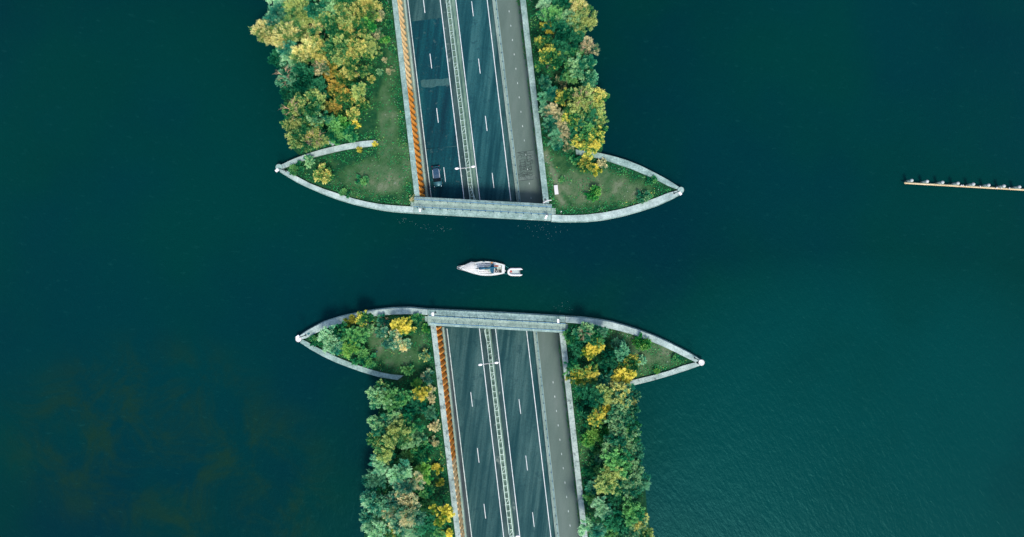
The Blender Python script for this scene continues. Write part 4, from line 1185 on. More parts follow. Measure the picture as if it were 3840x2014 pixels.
tag(o, 'blue fender lying along the upper rail of the boat', 'fender')

# person at the helm: one skinned body, seated on the port bench
def person(root_loc, rz, lab):
    t = thing('person', lab, 'person', root_loc, rz)
    # vertices: pelvis, belly, chest, neck, head..., arms, legs (seated, facing +x)
    J = {'pel': (0, 0, .10, .13), 'bel': (.01, 0, .28, .125), 'che': (.03, 0, .46, .14), 'nek': (.05, 0, .60, .055),
         'sL': (.03, .17, .53, .065), 'eL': (.14, .24, .30, .045), 'wL': (.38, .16, .26, .034),
         'sR': (.03, -.17, .53, .065), 'eR': (.10, -.26, .30, .045), 'wR': (.34, -.22, .24, .034),
         'hL': (.03, .09, .07, .10), 'kL': (.42, .13, .12, .065), 'aL': (.46, .13, -.28, .042), 'tL': (.62, .13, -.32, .035),
         'hR': (.03, -.09, .07, .10), 'kR': (.42, -.13, .12, .065), 'aR': (.44, -.13, -.28, .042), 'tR': (.60, -.13, -.32, .035)}
    keys = list(J); idx = {k: i for i, k in enumerate(keys)}
    E = [('pel', 'bel'), ('bel', 'che'), ('che', 'nek'), ('che', 'sL'), ('sL', 'eL'), ('eL', 'wL'), ('che', 'sR'), ('sR', 'eR'), ('eR', 'wR'),
         ('pel', 'hL'), ('hL', 'kL'), ('kL', 'aL'), ('aL', 'tL'), ('pel', 'hR'), ('hR', 'kR'), ('kR', 'aR'), ('aR', 'tR')]
    me = bpy.data.meshes.new('clothes'); me.from_pydata([J[k][:3] for k in keys], [(idx[a], idx[b]) for a, b in E], [])
    o = link('body', me, t, False, M['clothes'])
    md = o.modifiers.new('skin', 'SKIN')
    for k, sv in zip(keys, me.skin_vertices[0].data): sv.radius = (J[k][3], J[k][3]); sv.use_root = (k == 'pel')
    o.modifiers.new('sub', 'SUBSURF').levels = 1
    MB().blob((.07, 0, .74), (.10, .078, .125), 12, 9).blob((.165, 0, .73), (.02, .015, .025), 6, 5).blob((.07, .08, .73), (.03, .012, .03), 6, 4).blob((.07, -.08, .73), (.03, .012, .03), 6, 4).build('head', M['skin'], t, True, False)
    MB().blob((.045, 0, .79), (.105, .088, .10), 12, 8).build('hair', M['hair'], t, True, False)
    for nm, y in (('wL', .16), ('wR', -.22)):
        bx, by, bz, _ = J[nm]
        hm = MB(); hm.blob((bx + .05, by, bz), (.055, .042, .022), 8, 6)
        for i, f in enumerate((-.03, -.01, .01, .03)):
            ln = (.05, .06, .055, .045)[i]
            hm.tube([(bx + .08, by + f, bz), (bx + .08 + ln * .6, by + f, bz - .005), (bx + .08 + ln, by + f, bz - .03)], [.010, .009, .008], 5)
        hm.tube([(bx + .03, by + (.04 if y > 0 else -.04) * -1, bz), (bx + .08, by - (.06 if y > 0 else -.06), bz - .01)], [.012, .009], 5)
        hm.build('hand', M['skin'], t, True, False)
q_ = loc(1560, 500, .72)
mw = Matrix.Translation(boat.location) @ Matrix.Rotation(boat.rotation_euler.z, 4, 'Z')
person(mw @ Vector((.62, .50, .67)), boat.rotation_euler.z, 'person in dark clothes sitting at the stern of the sailing boat')

# ------------------------------------------------------------------ dinghy towed behind
dp = S(*BZ([(2050, 620)])[0], 0)
def dl(zx, zy, z): return S(*BZ([(zx, zy)])[0], z) - dp
din = thing('dinghy', 'small white inflatable dinghy towed behind the sailing boat', 'dinghy', dp)
tp = smooth_path([dl(2312, 543, .33), dl(2240, 522, .30), dl(2080, 524, .28), dl(1930, 524, .29), dl(1858, 556, .34), dl(1832, 618, .37), dl(1852, 680, .34), dl(1930, 716, .29), dl(2080, 722, .28), dl(2230, 722, .30), dl(2306, 712, .33)], 44)
rr = [.03, .10, .17] + [.225] * 38 + [.17, .10, .03]
MB().tube(tp, rr, 12, True, .95).build('inflated_tube', M['inflatable'], din, True, False)
MB().prism([dl(1890, 560, .2), dl(2215, 555, .2), dl(2215, 690, .2), dl(1890, 685, .2), dl(1860, 620, .2)], .02, .14).build('floor', M['floor_pale'], din, False, False)
a = dl(2212, 552, .3); b = dl(2212, 694, .3)
MB().bar((a.x, a.y, .26), (b.x, b.y, .26), .06, .44).build('transom', M['floor_pale'], din, False, False)
p = dl(2195, 618, .3); MB().box((p.x, p.y, .40), (.10, .18, .16)).build('motor_bracket', M['black'], din, False, False)
for zx, zy in ((2030, 716), (2110, 716)):
    p = dl(zx, zy, .3); MB().blob((p.x, p.y, .51), (.05, .03, .03), 8, 5).build('rowlock', M['grey'], din, True, False)
p = dl(1922, 606, .2)
o = MB().box((0, 0, .13), (.34, .42, .24), .5, .8).blob((.05, 0, .27), (.07, .07, .05), 8, 5).build('fuel_tank', M['red'], None, False, False)
o.location = Vector((dp.x + p.x, dp.y + p.y, .145)); tag(o, 'red fuel can in the bow of the white dinghy', 'fuel can')
for (a, b, lab) in (((1692, 392), (1840, 492), 'thin teal tow rope from the upper stern corner of the boat to the dinghy'), ((1672, 684), (1845, 692), 'thin teal tow rope from the lower stern corner of the boat to the dinghy')):
    A = S(*BZ([a])[0], .9); B = S(*BZ([b])[0], .45); m_ = (A + B) / 2; m_.z -= .12
    tag(MB().tube(smooth_path([A, m_, B], 9), .022, 5).build('tow_rope', M['rope'], None, True), lab, 'rope')

# ------------------------------------------------------------------ guide pier at the right
A = S(3393.5, 686.2, .95); B = S(3840, 711.8, .95); d = (B - A); B2 = A + d * 1.5
pier = thing('guide_beam', 'long pale timber guide beam on the water at the right edge', 'beam', (A.x, A.y, 0))
nrm = Vector((-d.y, d.x, 0)).normalized()
L_ = 4
for k in range(6):
    a = A + (B2 - A) * (k / 6) + d.normalized() * .012; b = A + (B2 - A) * ((k + 1) / 6) - d.normalized() * .012
    MB().bar(a - nrm * .06, b - nrm * .06, .21, .30).build('timber_beam', M['timber'], pier)
    MB().bar(a + nrm * .115 - Vector((0, 0, .07)), b + nrm * .115 - Vector((0, 0, .07)), .12, .24).build('backing_plank', M['timber_grey'], pier)
MB().blob((A.x, A.y, .92), (.16, .17, .17), 10, 6).build('end_cap', M['timber'], pier, True)
heads = [(3420.5, 676.6), (3478.6, 680.2), (3536.2, 683.8), (3594, 687.2), (3652, 690.7), (3709.4, 694.2), (3767, 697.5), (3825, 701)]
words = ['at the free left end of the guide beam', 'second from the free left end of the guide beam', 'third from the free left end of the guide beam', 'just left of the two gulls perched together',
         'between the paired gulls and the single gull', 'fourth from the right among those in the picture', 'with a gull perched beside it on the beam', 'at the right edge of the picture']
words[5] = 'just right of the lone gull in mid beam'
cone = MB().lathe((0, 0, 2.0), [(.315, -.1), (.33, 0), (.30, .12), (.20, .24), (.02, .32)], 16).mesh('pile_cap', M['pilecap'], True)
shaft = MB().lathe((0, 0, 0), [(.25, -2.5), (.25, .5), (.265, .52), (.265, .62), (.25, .64), (.25, 1.95)], 14).mesh('shaft', M['pilebody'], True)
brk = MB().box((0, -.28, .95), (.16, .3, .14)).mesh('bracket', M['steel_dark'])
for (hx, hy), wd in zip(heads, words):
    p = S(hx, hy, 2.15)
    t = thing('mooring_pile', 'grey domed pile, ' + wd, 'pile', (p.x, p.y, 0), 0, 'piles along the guide beam')
    link('shaft', shaft, t, False); link('pile_cap', cone, t, False); link('bracket', brk, t, False)
PX = Z((3360, 640), 5.367)
gm = MB()
gm.tube([(-.20, 0, .10), (-.10, 0, .115), (.02, 0, .13), (.12, 0, .15), (.17, 0, .19)], [.012, .055, .085, .07, .04], 10)
gm.blob((.19, 0, .235), (.052, .042, .045), 9, 7)
for s_ in (-1, 1):
    gm.add([(.12, s_ * .055, .19), (.02, s_ * .10, .17), (-.24, s_ * .05, .13), (-.10, s_ * .015, .20), (.12, s_ * .05, .165), (.02, s_ * .09, .145), (-.24, s_ * .045, .12), (-.10, s_ * .01, .17)], [(0, 1, 2, 3), (7, 6, 5, 4), (0, 4, 5, 1), (1, 5, 6, 2), (2, 6, 7, 3), (3, 7, 4, 0)])
    gm.tube([(.02, s_ * .03, .09), (.02, s_ * .03, 0)], .008, 5)
gmesh = gm.mesh('gull', M['bird'], True)
bk = MB().tube([(.235, 0, .235), (.29, 0, .225)], [.014, .004], 5).mesh('beak', M['beak'])
gl = ['left one of the pair of white gulls perched together on the guide beam', 'right one of the pair of white gulls perched together on the guide beam', 'small white gull just right of the perched pair',
      'lone white gull midway along the guide beam', 'white gull perched left of the seventh pile', 'white gull perched right beside the seventh pile', 'white gull between the last two piles in the picture']
for k, ((zx, zy), lab) in enumerate(zip([(1300, 299), (1335, 299), (1405, 311), (1685, 318), (2018, 344), (2108, 350), (2270, 352)], gl)):
    s_ = PX([(zx, zy + 3)])[0]; p = S(*s_, 1.1)
    t = thing('gull', lab, 'gull', p, rz := math.radians((40, 42, 20, 100, 35, 95, 60)[k] + 180), 'gulls resting on the guide beam')
    sc = (1.15, 1.15, .8, 1.05, 1.2, 1.1, 1.2)[k]; t.scale = (sc, sc, sc)
    link('body', gmesh, t, False); link('beak', bk, t, False)

# ------------------------------------------------------------------ bench, rocks, small things
p = V(1399.2, 477.5, 1.35)
bench = thing('bench', 'white concrete block bench on the upper right grass by the wall', 'bench', (p.x, p.y, Z_LAND), math.radians(-83.6 - 90 + 180 - 3 + 84))
bench.rotation_euler.z = math.radians(6.5)
MB().box((0, 0, .40), (.74, 1.84, .14)).build('seat', M['white'], bench, False, False)
for y in (-.62, .62): MB().box((0, y, .16), (.56, .30, .36)).build('leg', M['concrete'], bench, False, False)
RK = Z((920, 350), 2.874)
rr_ = random.Random(5)
for (zx, zy, r, lab) in ((930, 465, .42, 'dark boulder uppermost beside the upper left wall arm'), (962, 485, .48, 'pale grey boulder beside the upper left wall arm'), (905, 525, .40, 'teal-grey boulder furthest left beside the upper left wall arm'), (940, 545, .45, 'boulder touching the back of the upper left wall arm')):
    p = S(*RK([(zx, zy)])[0], .95)
    mb = MB(); vs = []; n0 = len(mb.v); mb.blob((0, 0, .1), (r, r * .75, r * .55), 10, 7, rr_.random() * 3)
    mb.v = [tuple(c * (1 + .16 * mnoise.noise(Vector(v) * 4 + Vector((zx, 0, 0)))) for c in v) for v in mb.v]
    o = mb.build('rock', M['rock'], None, False, False); o.location = (p.x, p.y, .9); tag(o, lab, 'rock')
p = S(1413.5, 1318, 1.0)
o = MB().blob((0, 0, .16), (.13, .22, .16), 10, 7, -.3).build('rubbish_bag', M['panel_dark'], None, True, False); o.location = (p.x, p.y, .9)
tag(o, 'small dark bag lying in the bare clearing on the lower left island', 'bag')
p = S(2104.5, 794, 1.0)
o = MB().box((0, 0, .05), (.28, .16, .1), .8).build('litter_box', M['white'], None, False, False); o.location = (p.x, p.y, .95); tag(o, 'white scrap lying on the grass right of the upper footbridge steps', 'litter')
p = S(1412.5, 536, 1.1)
o = MB().tube([(-.12, -.22, .1), (0, 0, .2), (.2, .3, .18)], [.05, .07, .05], 8).build('driftwood', M['canvas_white'], None, True, False); o.location = (p.x, p.y, .9); tag(o, 'white stick leaning at the end of the upper left wall arm', 'stick')
# ------------------------------------------------------------------ foliage
def leaf_quads(P, A, Nn, ln, wd):
    """one rhombus leaf per row: P base, A axis, Nn rough normal"""
    A = A / np.maximum(np.linalg.norm(A, axis=1, keepdims=True), 1e-6)
    Wd = np.cross(A, Nn); Wd /= np.maximum(np.linalg.norm(Wd, axis=1, keepdims=True), 1e-6)
    ln = ln[:, None]; wd = wd[:, None]
    v = np.empty((len(P), 4, 3))
    v[:, 0] = P; v[:, 1] = P + A * ln * .5 + Wd * wd * .5; v[:, 2] = P + A * ln; v[:, 3] = P + A * ln * .5 - Wd * wd * .5
    return v
def quads_mesh(name, v, tint):
    n = len(v)
    me = bpy.data.meshes.new(name)
    me.vertices.add(4 * n); me.vertices.foreach_set('co', v.reshape(-1).astype(np.float32))
    me.loops.add(4 * n); me.loops.foreach_set('vertex_index', np.arange(4 * n, dtype=np.int32))
    me.polygons.add(n); me.polygons.foreach_set('loop_start', np.arange(0, 4 * n, 4, dtype=np.int32))
    try: me.polygons.foreach_set('loop_total', np.full(n, 4, dtype=np.int32))
    except Exception: pass
    at = me.attributes.new('tint', 'FLOAT', 'FACE'); at.data.foreach_set('value', np.clip(tint, 0, 1).astype(np.float32))
    me.update(calc_edges=True)
    return me
def crown_mesh(seed, R_, n_lobe, n_cl, n_lf, ln, wd, cl_r, flat=.8, spray=.8, sparse=1.0):
    g = np.random.default_rng(seed)
    ang = g.random(n_lobe) * 2 * math.pi; rad = R_ * np.sqrt(g.random(n_lobe)) * .62
    LC = np.stack([rad * np.cos(ang), rad * np.sin(ang), R_ * flat * (g.random(n_lobe) * .55 - .15)], 1)
    LR = R_ * (.30 + .22 * g.random(n_lobe))
    li = g.integers(0, n_lobe, n_cl)
    D = g.normal(size=(n_cl, 3)); D[:, 2] = np.abs(D[:, 2]) * 1.0 - .25
    D /= np.linalg.norm(D, axis=1, keepdims=True)
    C = LC[li] + D * (LR[li] * (.62 + .48 * g.random(n_cl)))[:, None]
    C[:, 2] *= flat
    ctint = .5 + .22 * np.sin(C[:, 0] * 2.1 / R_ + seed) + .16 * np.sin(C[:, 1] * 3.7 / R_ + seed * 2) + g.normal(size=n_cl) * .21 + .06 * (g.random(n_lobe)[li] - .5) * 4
    O = C.copy(); O[:, 2] += R_ * .35; O /= np.linalg.norm(O, axis=1, keepdims=True)
    ax = O * .75 + D * .4 + np.array([0, 0, .25])
    k = np.repeat(np.arange(n_cl), n_lf); N_ = len(k)
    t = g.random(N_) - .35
    P = C[k] + ax[k] * (t * cl_r * 2.0)[:, None] + g.normal(size=(N_, 3)) * cl_r * (.30 + .30 * (1 - np.abs(t)))[:, None]
    A = ax[k] * spray + g.normal(size=(N_, 3)) * .6
    Nn = g.normal(size=(N_, 3)) * .55 + np.array([0, 0, 1.0])
    v = leaf_quads(P, A, Nn, ln * (.7 + .6 * g.random(N_)), wd * (.7 + .6 * g.random(N_)))
    return quads_mesh('crown', v, ctint[k] + g.normal(size=N_) * .11 + .42 * (t - .12))  # spray tips paler: highlights put into the leaf tint with young growth
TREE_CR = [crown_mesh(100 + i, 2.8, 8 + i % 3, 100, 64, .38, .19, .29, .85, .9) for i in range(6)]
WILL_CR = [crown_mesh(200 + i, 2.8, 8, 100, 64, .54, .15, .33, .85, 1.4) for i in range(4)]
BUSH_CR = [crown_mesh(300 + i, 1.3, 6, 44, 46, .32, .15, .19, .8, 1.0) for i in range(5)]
def limbs(seed, h, spread, r, n, sub=0):
    g = random.Random(seed); mb = MB()
    mb.tube([(0, 0, -.3), (.04, 0, h * .3), (.0, .05, h * .62)], [r, r * .8, r * .55], 7)
    for k in range(n):
        a = 2 * math.pi * k / n + g.uniform(-.4, .4); s = spread * g.uniform(.6, 1.0)
        p0 = Vector((0, .03, h * g.uniform(.38, .6))); p2 = Vector((math.cos(a) * s, math.sin(a) * s, h * g.uniform(.85, 1.15)))
        p1 = p0.lerp(p2, .5) + Vector((0, 0, .25))
        mb.tube([p0, p1, p2], [r * .42, r * .28, r * .08], 5)
        for j in range(sub):
            q0 = p1.lerp(p2, g.uniform(0, .7)); q1 = q0 + Vector((math.cos(a + g.uniform(-1, 1)), math.sin(a + g.uniform(-1, 1)), g.uniform(.1, .5))) * spread * g.uniform(.3, .5)
            mb.tube([q0, q1], [r * .2, r * .05], 4)
    return mb
TRUNKS = [limbs(i, 1.0, .42, .042, 5).mesh('trunk', M['bark'], True) for i in range(3)]      # unit height
STEMS = [limbs(20 + i, 1.0, .5, .03, 4).mesh('stem', M['bark'], True) for i in range(2)]
BARE = limbs(40, 1.0, .55, .036, 9, 4).mesh('branches', M['bark_pale'], True)

SUBS = {'@1': 'upper left wood', '@2': 'upper right wood', '@3': 'lower left island', '@4': 'lower left wood',
        '@5': 'lower right island', '@6': 'lower right wood', '@7': 'upper left island', '@8': 'upper right island'}
GROUPS = {'@1': 'trees and bushes of the upper left wood', '@2': 'trees and bushes of the upper right wood', '@3': 'bushes of the lower left island',
          '@4': 'trees and bushes of the lower left wood', '@5': 'bushes of the lower right island', '@6': 'trees and bushes of the lower right wood',
          '@7': 'bushes of the upper left island', '@8': 'bushes of the upper right island'}
pr = random.Random(99)
def plant(vx, vy, rpx, kind, pal, lab, bare=False):
    """crown centre and radius as the photograph shows them"""
    r = rpx / 12.3
    if kind == 'b':
        hgt = max(.45, min(2.0, r * .8)); zc = Z_LAND + hgt * .75
    else:
        hgt = (1.6 if ('@3' in lab or '@5' in lab) else 3.0) + r * .8 * pr.uniform(.85, 1.1); zc = Z_LAND + hgt
    p = V(vx, vy, zc)
    code = next(c for c in SUBS if c in lab)
    for c, s in SUBS.items(): lab = lab.replace(c, s)
    t = thing({'b': 'bush', 't': 'tree', 'w': 'willow_tree'}[kind], lab, {'b': 'bush', 't': 'tree', 'w': 'tree'}[kind], (p.x, p.y, Z_LAND - .05), pr.uniform(0, 6.28), GROUPS[code])
    src = {'b': BUSH_CR, 't': TREE_CR, 'w': WILL_CR}[kind]
    base = 1.3 if kind == 'b' else 2.8
    me = src[pr.randrange(len(src))]
    c = link('crown', me, t, False)
    if not me.materials: me.materials.append(LM['green'])
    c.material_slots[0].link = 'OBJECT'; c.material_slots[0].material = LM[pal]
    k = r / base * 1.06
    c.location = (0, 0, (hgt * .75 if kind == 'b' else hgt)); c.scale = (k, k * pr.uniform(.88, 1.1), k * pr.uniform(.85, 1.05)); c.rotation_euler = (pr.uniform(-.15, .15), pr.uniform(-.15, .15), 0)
    if kind == 'b':
        s_ = link('stem', STEMS[pr.randrange(2)], t, False); s_.scale = (r * .9, r * .9, hgt * .8)
    else:
        s_ = link('trunk', TRUNKS[pr.randrange(3)], t, False); s_.scale = (hgt, hgt, hgt)
    if bare:
        s_ = link('bare_branches', BARE, t, False); s_.scale = (r * 1.5, r * 1.5, (hgt + r * .75) if kind != 'b' else hgt * 1.3); s_.location.z = 0
    return t
PLANTS = [
# upper left wood
(700, 22, 32, 'w', 'silver', 'silver-green willow over the water, @1, highest on its left shore'),
(668, 84, 30, 'w', 'pale', 'pale yellow willow leaning furthest out over the water, @1'),
(698, 60, 28, 'w', 'silver', 'grey-green willow crown just above the pale leaning willow, @1'),
(722, 92, 34, 'w', 'pale', 'bright straw-coloured willow behind the leaning pale willow, @1'),
(752, 30, 34, 'w', 'olive', 'olive willow at the picture top, second in from the left shore, @1'),
(768, 78, 34, 'w', 'pale', 'yellowish willow in the middle of the bright crowns, @1'),
(806, 18, 38, 't', 'greyg', 'grey-green tree at the picture top in mid wood, @1'),
(822, 72, 36, 't', 'olive', 'broad olive tree in mid wood near the top, @1'),
(862, 24, 38, 't', 'olive', 'olive tree at the picture top right of mid wood, @1'),
(878, 78, 36, 't', 'gold', 'golden-green tree right of mid wood near the top, @1'),
(916, 22, 36, 't', 'gold', 'gold-tinged tree at the picture top nearest the orange wall, @1'),
(950, 42, 16, 'b', 'peach', 'peach-coloured bush by the wall coping near the top, @1'),
(952, 86, 14, 'b', 'peach', 'small pinkish bush below the peach bush, @1'),
(925, 70, 24, 't', 'lime', 'yellow-green tree beside the peach bush, @1'),
(930, 108, 22, 't', 'olive', 'smaller olive tree beside the grass strip, @1'),
(728, 136, 28, 'w', 'silver', 'grey-green willow at the shore notch below the pale willows, @1'),
(764, 128, 30, 'w', 'pale', 'straw-green tree just inland of the shore notch, @1'),
(702, 150, 22, 't', 'dark', 'dark green crown at the water in the shore notch, @1'),
(806, 124, 32, 't', 'gold', 'yellow-green tree left of the orange-leaved patch top, @1'),
(850, 128, 32, 't', 'olive', 'olive tree in mid wood above the orange patch, @1'),
(890, 130, 30, 't', 'gold', 'golden tree right of mid wood above the orange patch, @1'),
(808, 168, 20, 't', 'peach', 'thin tree with bare pale branches at the top of the orange patch, @1', True),
(724, 196, 30, 't', 'teal', 'blue-green tree on the shore with a few bare twigs, @1', True),
(760, 196, 32, 't', 'dark', 'deep green tree just inland of the blue-green shore tree, @1'),
(745, 232, 28, 't', 'dark', 'deep green tree on the shore above the olive shore trees, @1'),
(790, 222, 28, 't', 'dark', 'dark green tree left of the rusty patch, @1'),
(828, 182, 24, 'b', 'orange', 'orange bush at the upper left of the rusty patch, @1'),
(846, 222, 22, 'b', 'orange', 'rusty bush in the middle of the rusty patch, @1'),
(872, 204, 24, 'b', 'orange', 'rusty gold bush at the right of the rusty patch, @1'),
(892, 176, 26, 't', 'gold', 'gold-green tree at the upper right of the rusty patch, @1'),
(866, 250, 24, 'b', 'orange', 'rust-brown bush low in the rusty patch, @1'),
(906, 228, 22, 't', 'olive', 'olive tree at the grass edge right of the rusty patch, @1'),
(844, 276, 22, 'b', 'orange', 'brownish orange bush at the foot of the rusty patch, @1'),
(888, 286, 20, 'b', 'gold', 'golden bush beside the worn grass path, @1'),
(912, 262, 16, 'b', 'gold', 'small gold bush at the right foot of the rusty patch, @1'),
(742, 280, 32, 't', 'olive', 'olive shore tree with some bare twigs, @1', True),
(784, 262, 34, 't', 'olive', 'broad olive-yellow tree inland of the bare-twigged shore tree, @1'),
(802, 292, 26, 't', 'greyg', 'green tree between the two olive shore clumps, @1'),
(736, 316, 22, 't', 'olive', 'small olive tree lowest but one along the shore, @1'),
(762, 350, 32, 't', 'olive', 'olive tree at the lower end of the shore beside the wall arm, @1'),
(798, 352, 28, 't', 'olive', 'olive tree between the boulders and the shore, @1', True),
(786, 322, 24, 't', 'gold', 'yellowish olive tree above the boulders, @1'),
(838, 322, 24, 'b', 'green', 'green bush right of the boulders, @1'),
(862, 312, 20, 'b', 'lime', 'light green bush in the low growth near the wall arm, @1'),
(884, 336, 18, 'b', 'green', 'dark green bush just behind the end of the wall arm, @1'),
(850, 344, 16, 'b', 'green', 'low green bush touching the back of the wall arm, @1'),
(895, 312, 11, 'b', 'yellow', 'small yellow bush behind the wall arm, @1'),
(953, 140, 10, 'b', 'olive', 'small round bush on the grass strip near the wall, @1'),
(978, 60, 10, 'b', 'green', 'leafy green bush against the wall coping near the top, @1'),
(945, 118, 13, 'b', 'olive', 'olive bush on the grass strip below the smaller olive tree, @1'),
(924, 142, 13, 'b', 'gold', 'gold-green bush at the wood edge beside the grass strip, @1'),
(956, 180, 10, 'b', 'greyg', 'grey-green bush alone on the grass strip, @1'),
(980, 178, 9, 'b', 'peach', 'pinkish dry bush near the wall on the grass strip, @1'),
(968, 152, 8, 'b', 'peach', 'small dry peach bush in the middle of the grass strip, @1'),
(934, 200, 12, 'b', 'gold', 'yellow-green bush beside the worn grass path, @1'),
(968, 98, 12, 'b', 'lime', 'light green bush by the wall below the leafy one, @1'),
(985, 122, 9, 'b', 'green', 'small dark green bush at the foot of the coping, @1'),
(928, 178, 12, 'b', 'olive', 'olive bush at the grass edge above the worn path, @1'),
# upper left island
(813, 437, 25, 'b', 'gold', 'golden feathery bush standing alone, @7'),
(912, 455, 13, 'b', 'green', 'small green bush in the middle of the grass, @7'),
(868, 484, 11, 'b', 'green', 'low green bush near the lower quay, @7'),
(1037, 500, 8, 'b', 'peach', 'pale flowering bush by the footbridge steps, @7'),
(744, 424, 15, 'b', 'green', 'dense low bush filling the tip, @7'),
(778, 408, 14, 'b', 'greyg', 'pale-flecked bush along the arm wall, @7'),
(905, 376, 9, 'b', 'yellow', 'yellow bush below the end of the wall arm, @7'),
(944, 362, 8, 'b', 'yellow', 'yellow bush round the end of the wall arm, @7'),
# upper right wood
(1368, 26, 24, 'w', 'silver', 'blue-grey willow by the wall at the picture top, @2'),
(1386, 38, 26, 't', 'green', 'fresh green tree at the picture top, second from the wall, @2'),
(1412, 12, 24, 't', 'dark', 'dark green tree at the picture top in mid wood, @2'),
(1450, 18, 28, 'w', 'pale', 'pale olive willow at the picture top on the shore, @2'),
(1464, 56, 30, 't', 'olive', 'olive-yellow shore tree second from the top, @2'),
(1432, 52, 28, 't', 'greyg', 'green-grey tree left of the olive-yellow shore tree, @2'),
(1380, 72, 18, 'b', 'yellow', 'small yellow-topped bush by the wall, @2'),
(1404, 82, 28, 't', 'dark', 'deep green tree behind the yellow trees, @2'),
(1367, 112, 22, 't', 'turning', 'upper of two yellow trees beside the wall, @2'),
(1381, 156, 30, 't', 'turning', 'larger lower yellow tree beside the wall, @2'),
(1408, 126, 26, 't', 'dark', 'deep green tree right of the yellow trees, @2'),
(1436, 94, 26, 't', 'dark', 'dark green tree above the bare-branched tree, @2'),
(1476, 124, 24, 't', 'peach', 'half-bare tree with pale pink branches on the shore, @2', True),
(1446, 144, 24, 't', 'green', 'green tree left of the half-bare shore tree, @2'),
(1466, 176, 34, 't', 'greyg', 'broad grey-green shore tree below the half-bare tree, @2'),
(1436, 182, 24, 't', 'green', 'green tree inland of the broad grey-green tree, @2'),
(1484, 202, 22, 't', 'teal', 'blue-green shore tree above the shore notch, @2'),
(1370, 208, 18, 'w', 'teal', 'blue-green bush-like tree at the wall below the yellow trees, @2'),
(1408, 206, 18, 'b', 'peach', 'pinkish tawny bush in mid wood, @2'),
(1380, 242, 22, 'w', 'teal', 'teal willow hugging the wall in mid wood, @2'),
(1398, 246, 18, 't', 'dark', 'dark tree in the gap below the tawny bush, @2'),
(1424, 250, 26, 't', 'turning', 'yellow-leaved tree in mid wood, @2'),
(1462, 254, 32, 't', 'olive', 'yellow-olive tree with a bare twig on top, @2', True),
(1504, 246, 24, 't', 'gold', 'yellowish shore tree beside the water in mid wood, @2'),
(1490, 270, 22, 't', 'olive', 'olive tree between the yellowish shore tree and mid wood, @2'),
(1374, 282, 16, 'w', 'silver', 'blue-grey bush-like willow at the wall, @2'),
(1394, 286, 20, 't', 'peach', 'pale peach tree right of the blue-grey willow, @2'),
(1384, 316, 20, 'w', 'teal', 'teal willow over the coping beside the cracked path, @2'),
(1412, 306, 18, 't', 'peach', 'upper tawny tree of the peach column, @2'),
(1416, 332, 20, 't', 'peach', 'lower tawny tree of the peach column, @2'),
(1440, 300, 26, 't', 'turning', 'green and yellow tree right of the peach column, @2'),
(1474, 302, 28, 't', 'dark', 'deep green tree with a silvery bush beside it, @2'),
(1506, 298, 20, 't', 'olive', 'olive shore tree above the lowest shore tree, @2'),
(1500, 318, 12, 'b', 'silver', 'small silvery bush under the olive shore tree, @2'),
(1394, 350, 20, 'w', 'teal', 'teal bush-like willow at the lower end by the worn trail, @2'),
(1440, 336, 20, 't', 'dark', 'dark tree in the shaded gap by the boulder, @2'),
(1428, 374, 15, 'b', 'peach', 'peach-orange bush at the lower end, @2'),
(1462, 362, 20, 't', 'turning', 'yellow-green tree just above the end of the wall arm, @2'),
(1494, 352, 33, 't', 'turning', 'large yellow-green tree hanging over the wall arm, @2'),
(1476, 330, 24, 't', 'green', 'green tree behind the large yellow-green tree, @2'),
# upper right island
(1474, 412, 20, 'b', 'turning', 'green and yellow bush under the wall arm, @8'),
(1497, 424, 13, 'b', 'yellow', 'yellow bush at the lower edge of the bush clump, @8'),
(1452, 402, 14, 'b', 'green', 'green bush left of the clump under the wall arm, @8'),
(1516, 412, 14, 'b', 'peach', 'tawny bush at the right of the clump, @8'),
(1493, 485, 17, 'b', 'lime', 'lime green bush standing alone in the dry grass, @8'),
(1619, 494, 16, 'b', 'greyg', 'pale bush near the lower quay, @8'),
(1640, 452, 11, 'b', 'green', 'small green bush spilling over the arm wall, @8'),
(1412, 452, 7, 'b', 'green', 'tiny dark green bush in the trail grass, @8'),
# lower left island
(827, 858, 29, 'w', 'silver', 'silvery blue-green willow bush near the tip, @3'),
(836, 852, 10, 'b', 'yellow', 'small yellow bush in front of the silvery willow, @3'),
(858, 836, 24, 't', 'green', 'green tree between the silvery willow and the yellow top, @3'),
(883, 806, 12, 'b', 'yellow', 'yellow bush by the quay, the left of a pair, @3'),
(920, 806, 22, 't', 'turning', 'green tree with yellow front beside the quay, @3'),
(893, 840, 26, 't', 'green', 'bright green feathery tree in the middle of the thicket, @3'),
(886, 874, 26, 't', 'lime', 'light green feathery tree low in the thicket, @3'),
(862, 876, 14, 'b', 'lime', 'yellow-green bush at the lower left of the thicket, @3'),
(910, 893, 20, 'b', 'green', 'green bush at the lower edge of the thicket by the arm, @3'),
(926, 828, 18, 'b', 'greyg', 'grey-green bush at the right of the thicket, @3'),
(966, 808, 17, 'b', 'teal', 'teal bush with a bare twig by the quay, @3', True),
(962, 834, 14, 'b', 'teal', 'dark teal bush beside the bare brown spot, @3'),
(1008, 820, 22, 't', 'yellow', 'bright yellow tree in the middle, @3'),
(1030, 826, 18, 'b', 'turning', 'yellow-edged bush right of the bright yellow tree, @3'),
(984, 850, 26, 't', 'silverturn', 'pale cream and teal tree left of the bright yellow tree, @3'),
(1012, 868, 18, 'b', 'silverturn', 'pale teal bush below the bright yellow tree, @3'),
(1070, 892, 17, 'b', 'tealturn', 'round teal and yellow bush beside the orange wall, @3'),
(1074, 828, 12, 'b', 'lime', 'leafy green bush below the footbridge corner, @3'),
(1050, 800, 12, 'b', 'green', 'green bush by the footbridge steps, @3'),
(790, 856, 12, 'b', 'green', 'low leafy bush in the tip, @3'),
